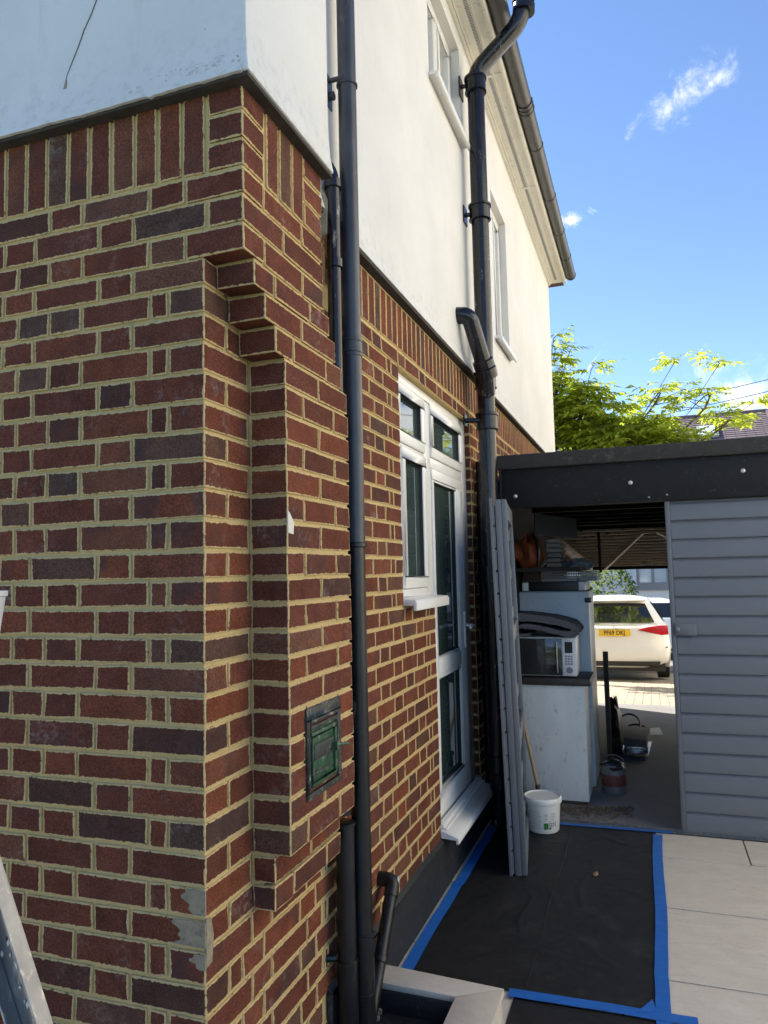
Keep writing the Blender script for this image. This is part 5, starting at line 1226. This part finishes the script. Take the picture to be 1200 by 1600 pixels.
# white house over the road with its tiled roof
t = thing('far_house', 'white house across the street under a purple grey tiled roof with a skylight', 'house', (3, 28, -.5))
rel(MB().box(.52, 8.0, 26.0, 33.5, -.7, 5.3).build('wall', M['farwall']), t)
rel(MB().box(-9, .50, 27.2, 33.5, -.7, 5.2).build('wall', M['farwall']), t)
def farwin(x0, x1, z0, z1, n, y=26.0):
    m = MB(); m.box(x0-.12, x1+.12, y-.09, y-.0005, z0-.18, z0-.02); w = rel(m.build('sill', M['greyframe']), t)
    m = MB(); rect_frame2 = [(x0, x1, z0, z0+.09), (x0, x1, z1-.09, z1)]
    for a, b, c, d in rect_frame2: m.box(a, b, y-.05, y-.0005, c, d)
    for k in range(n+1): xx = x0+(x1-x0-.1)*k/n; m.box(xx, xx+.1, y-.05, y-.0005, z0+.0905, z1-.0905)
    f_ = rel(m.build('window', M['greyframe']), t)
    for k in range(n): xx = x0+(x1-x0-.1)*k/n; MB().box(xx+.1, xx+(x1-x0-.1)/n, y-.02, y-.0008, z0+.09, z1-.09).build('pane', M['farglass'], f_)
M['farglass'] = pm('pale_curtained_glass', (.50, .56, .60), (.42, .48, .53), 1.5, .08, spec=.8)
farwin(.62, 2.70, .95, 2.15, 4); farwin(3.6, 5.6, .95, 2.15, 4); farwin(.9, 2.6, 3.6, 4.8, 3); farwin(3.9, 5.6, 3.6, 4.8, 3)
m = MB(); RX0, RX1, RY0, RY1, RZ0, RZ1 = -3.0, 5.75, 26.2, 30.9, 4.55, 7.62; nr = 30
for k in range(nr):
    a, b = k/nr, (k+1)/nr+.008; y0_, z0_ = RY0+(RY1-RY0)*a, RZ0+(RZ1-RZ0)*a; y1_, z1_ = RY0+(RY1-RY0)*b, RZ0+(RZ1-RZ0)*b
    n = 26 
    for q in range(n):
        xa = RX0+(RX1-RX0)*q/n; xb = RX0+(RX1-RX0)*(q+1)/n-.012; j = rt.uniform(-.006, .006)
        m.hexa([(xa, y0_, z0_-.02), (xb, y0_, z0_-.02), (xb, y1_, z1_-.05), (xa, y1_, z1_-.05), (xa, y0_, z0_+.05+j), (xb, y0_, z0_+.05+j), (xb, y1_, z1_+.012), (xa, y1_, z1_+.012)])
ro = rel(m.build('roof', M['rooftile']), t)
MB().prism([(RX0, RY0+.1, RZ0-.04), (RX0, RY1, RZ1-.03), (RX0, 35.5, RZ0-.04)], (RX1-RX0-.06, 0, 0)).build('gable', M['farwall'], ro)
MB().tube([(RX0, RY1, RZ1+.03), (RX1, RY1, RZ1+.03)], .085, 10).build('ridge_tile', M['rooftile'], ro)
MB().hexa([(RX1-.05, RY0, RZ0-.02), (RX1+.10, RY0, RZ0-.02), (RX1+.10, RY1, RZ1-.02), (RX1-.05, RY1, RZ1-.02), (RX1-.05, RY0, RZ0+.10), (RX1+.10, RY0, RZ0+.10), (RX1+.10, RY1, RZ1+.10), (RX1-.05, RY1, RZ1+.10)]).build('verge', M['rooftile'], ro)
sl_a = math.atan2(RZ1-RZ0, RY1-RY0)
skl = MB().box(-.36, .36, -.52, .52, .05, .14).build('skylight', M['greyframe'], ro, bevel=.01, seg=1); skl.location = (3.45, 29.45, RZ0+(RZ1-RZ0)*(29.45-RY0)/(RY1-RY0)); skl.rotation_euler = (sl_a, 0, 0)
MB().box(-.29, .29, -.45, .45, .1405, .148).build('pane', M['farglass'], skl)
# wires
t = thing('telegraph_pole', 'wooden telegraph pole standing by the street to the right', 'pole', (9.2, 24.0, -.5))
rel(MB().tube([(9.2, 24, -.6), (9.2, 24, 8.3)], [.14, .10], 12).build('post', M['brownwood'], smooth=True), t); rel(MB().box(8.7, 9.7, 23.95, 24.05, 7.9, 8.0).build('crossarm', M['brownwood']), t)
def wire(a, b, sag, label): 
    a, b = Vector(a), Vector(b); return tag(MB().tube([a+(b-a)*k/24-Vector((0, 0, sag*4*(k/24)*(1-k/24))) for k in range(25)], .013, 5).build('overhead_cable', M['mblack']), label, 'cable', 'overhead cables')
wire((9.0, 24, 8.08), (-6, 26.3, 6.6), .25, 'upper of the two thin cables crossing the sky at the right'); wire((9.4, 24, 7.78), (-6, 26.3, 6.25), .28, 'lower of the two thin cables crossing the sky at the right')
# unseen house added on the right to bounce warm sun onto the side wall
t = thing('sun_bounce_house', 'added unseen house whose cream side wall bounces sunlight into the passage', 'house', (5.2, 2, 0))
NX = 4.75
rel(MB().box(NX, NX+6, -.3, 15, -.1, 7.0).build('wall', M['neighbour']), t)
m = MB()
for k in range(14):
    d0, d1 = k*.25, (k+1)*.25+.03; m.hexa([(NX-.25+d0, -.5, 6.95+d0*.8), (NX-.25+d1, -.5, 6.95+d1*.8), (NX-.25+d1, 15.2, 6.95+d1*.8), (NX-.25+d0, 15.2, 6.95+d0*.8), (NX-.25+d0, -.5, 7.0+d0*.8), (NX-.25+d1, -.5, 6.98+d1*.8), (NX-.25+d1, 15.2, 6.98+d1*.8), (NX-.25+d0, 15.2, 7.0+d0*.8)])
rel(m.build('roof', M['housetile']), t)
for y0, y1, z0, z1 in ((1.0, 2.0, 3.4, 4.6), (6.6, 7.4, 3.6, 4.6)):
    m = MB(); rect_frame(m, y0, y1, z0, z1, .06, NX-.03, NX-.001); w = rel(m.build('window', M['upvc']), t); MB().box(NX-.02, NX-.0015, y0+.06, y1-.06, z0+.06, z1-.06).build('pane', M['glass'], w)

# unseen hedge added behind the camera to cut low skylight on the front face
t = thing('sky_screen_hedge', 'added evergreen hedge out of view, screening low skylight from the front wall', 'hedge', (-1, -9.5, 0))
lv = MB(); rh = random.Random(21)
for k in range(4500):
    x = rh.uniform(-9, 5); y = -9.5+rh.choice([rh.uniform(-.9, .9), .9-abs(rh.gauss(0, .25))]); z = rh.uniform(0, 1)**.8*(2.3+.2*math.sin(x*1.3)+.3*math.sin(x*3.1))
    leaflet(lv, rh, Vector((x, y, z)), Vector((rh.uniform(-1, 1), rh.uniform(-.3, 1), rh.uniform(-.5, .7))).normalized(), rh.uniform(.28, .5))
rel(lv.build('crown', M['hedge'], fix=False), t)
for k in range(7): rel(MB().tube([(-8+2*k, -9.6, 0), (-8+2*k, -9.6, 1.9)], [.09, .04], 8).build('trunk', M['bark']), t)
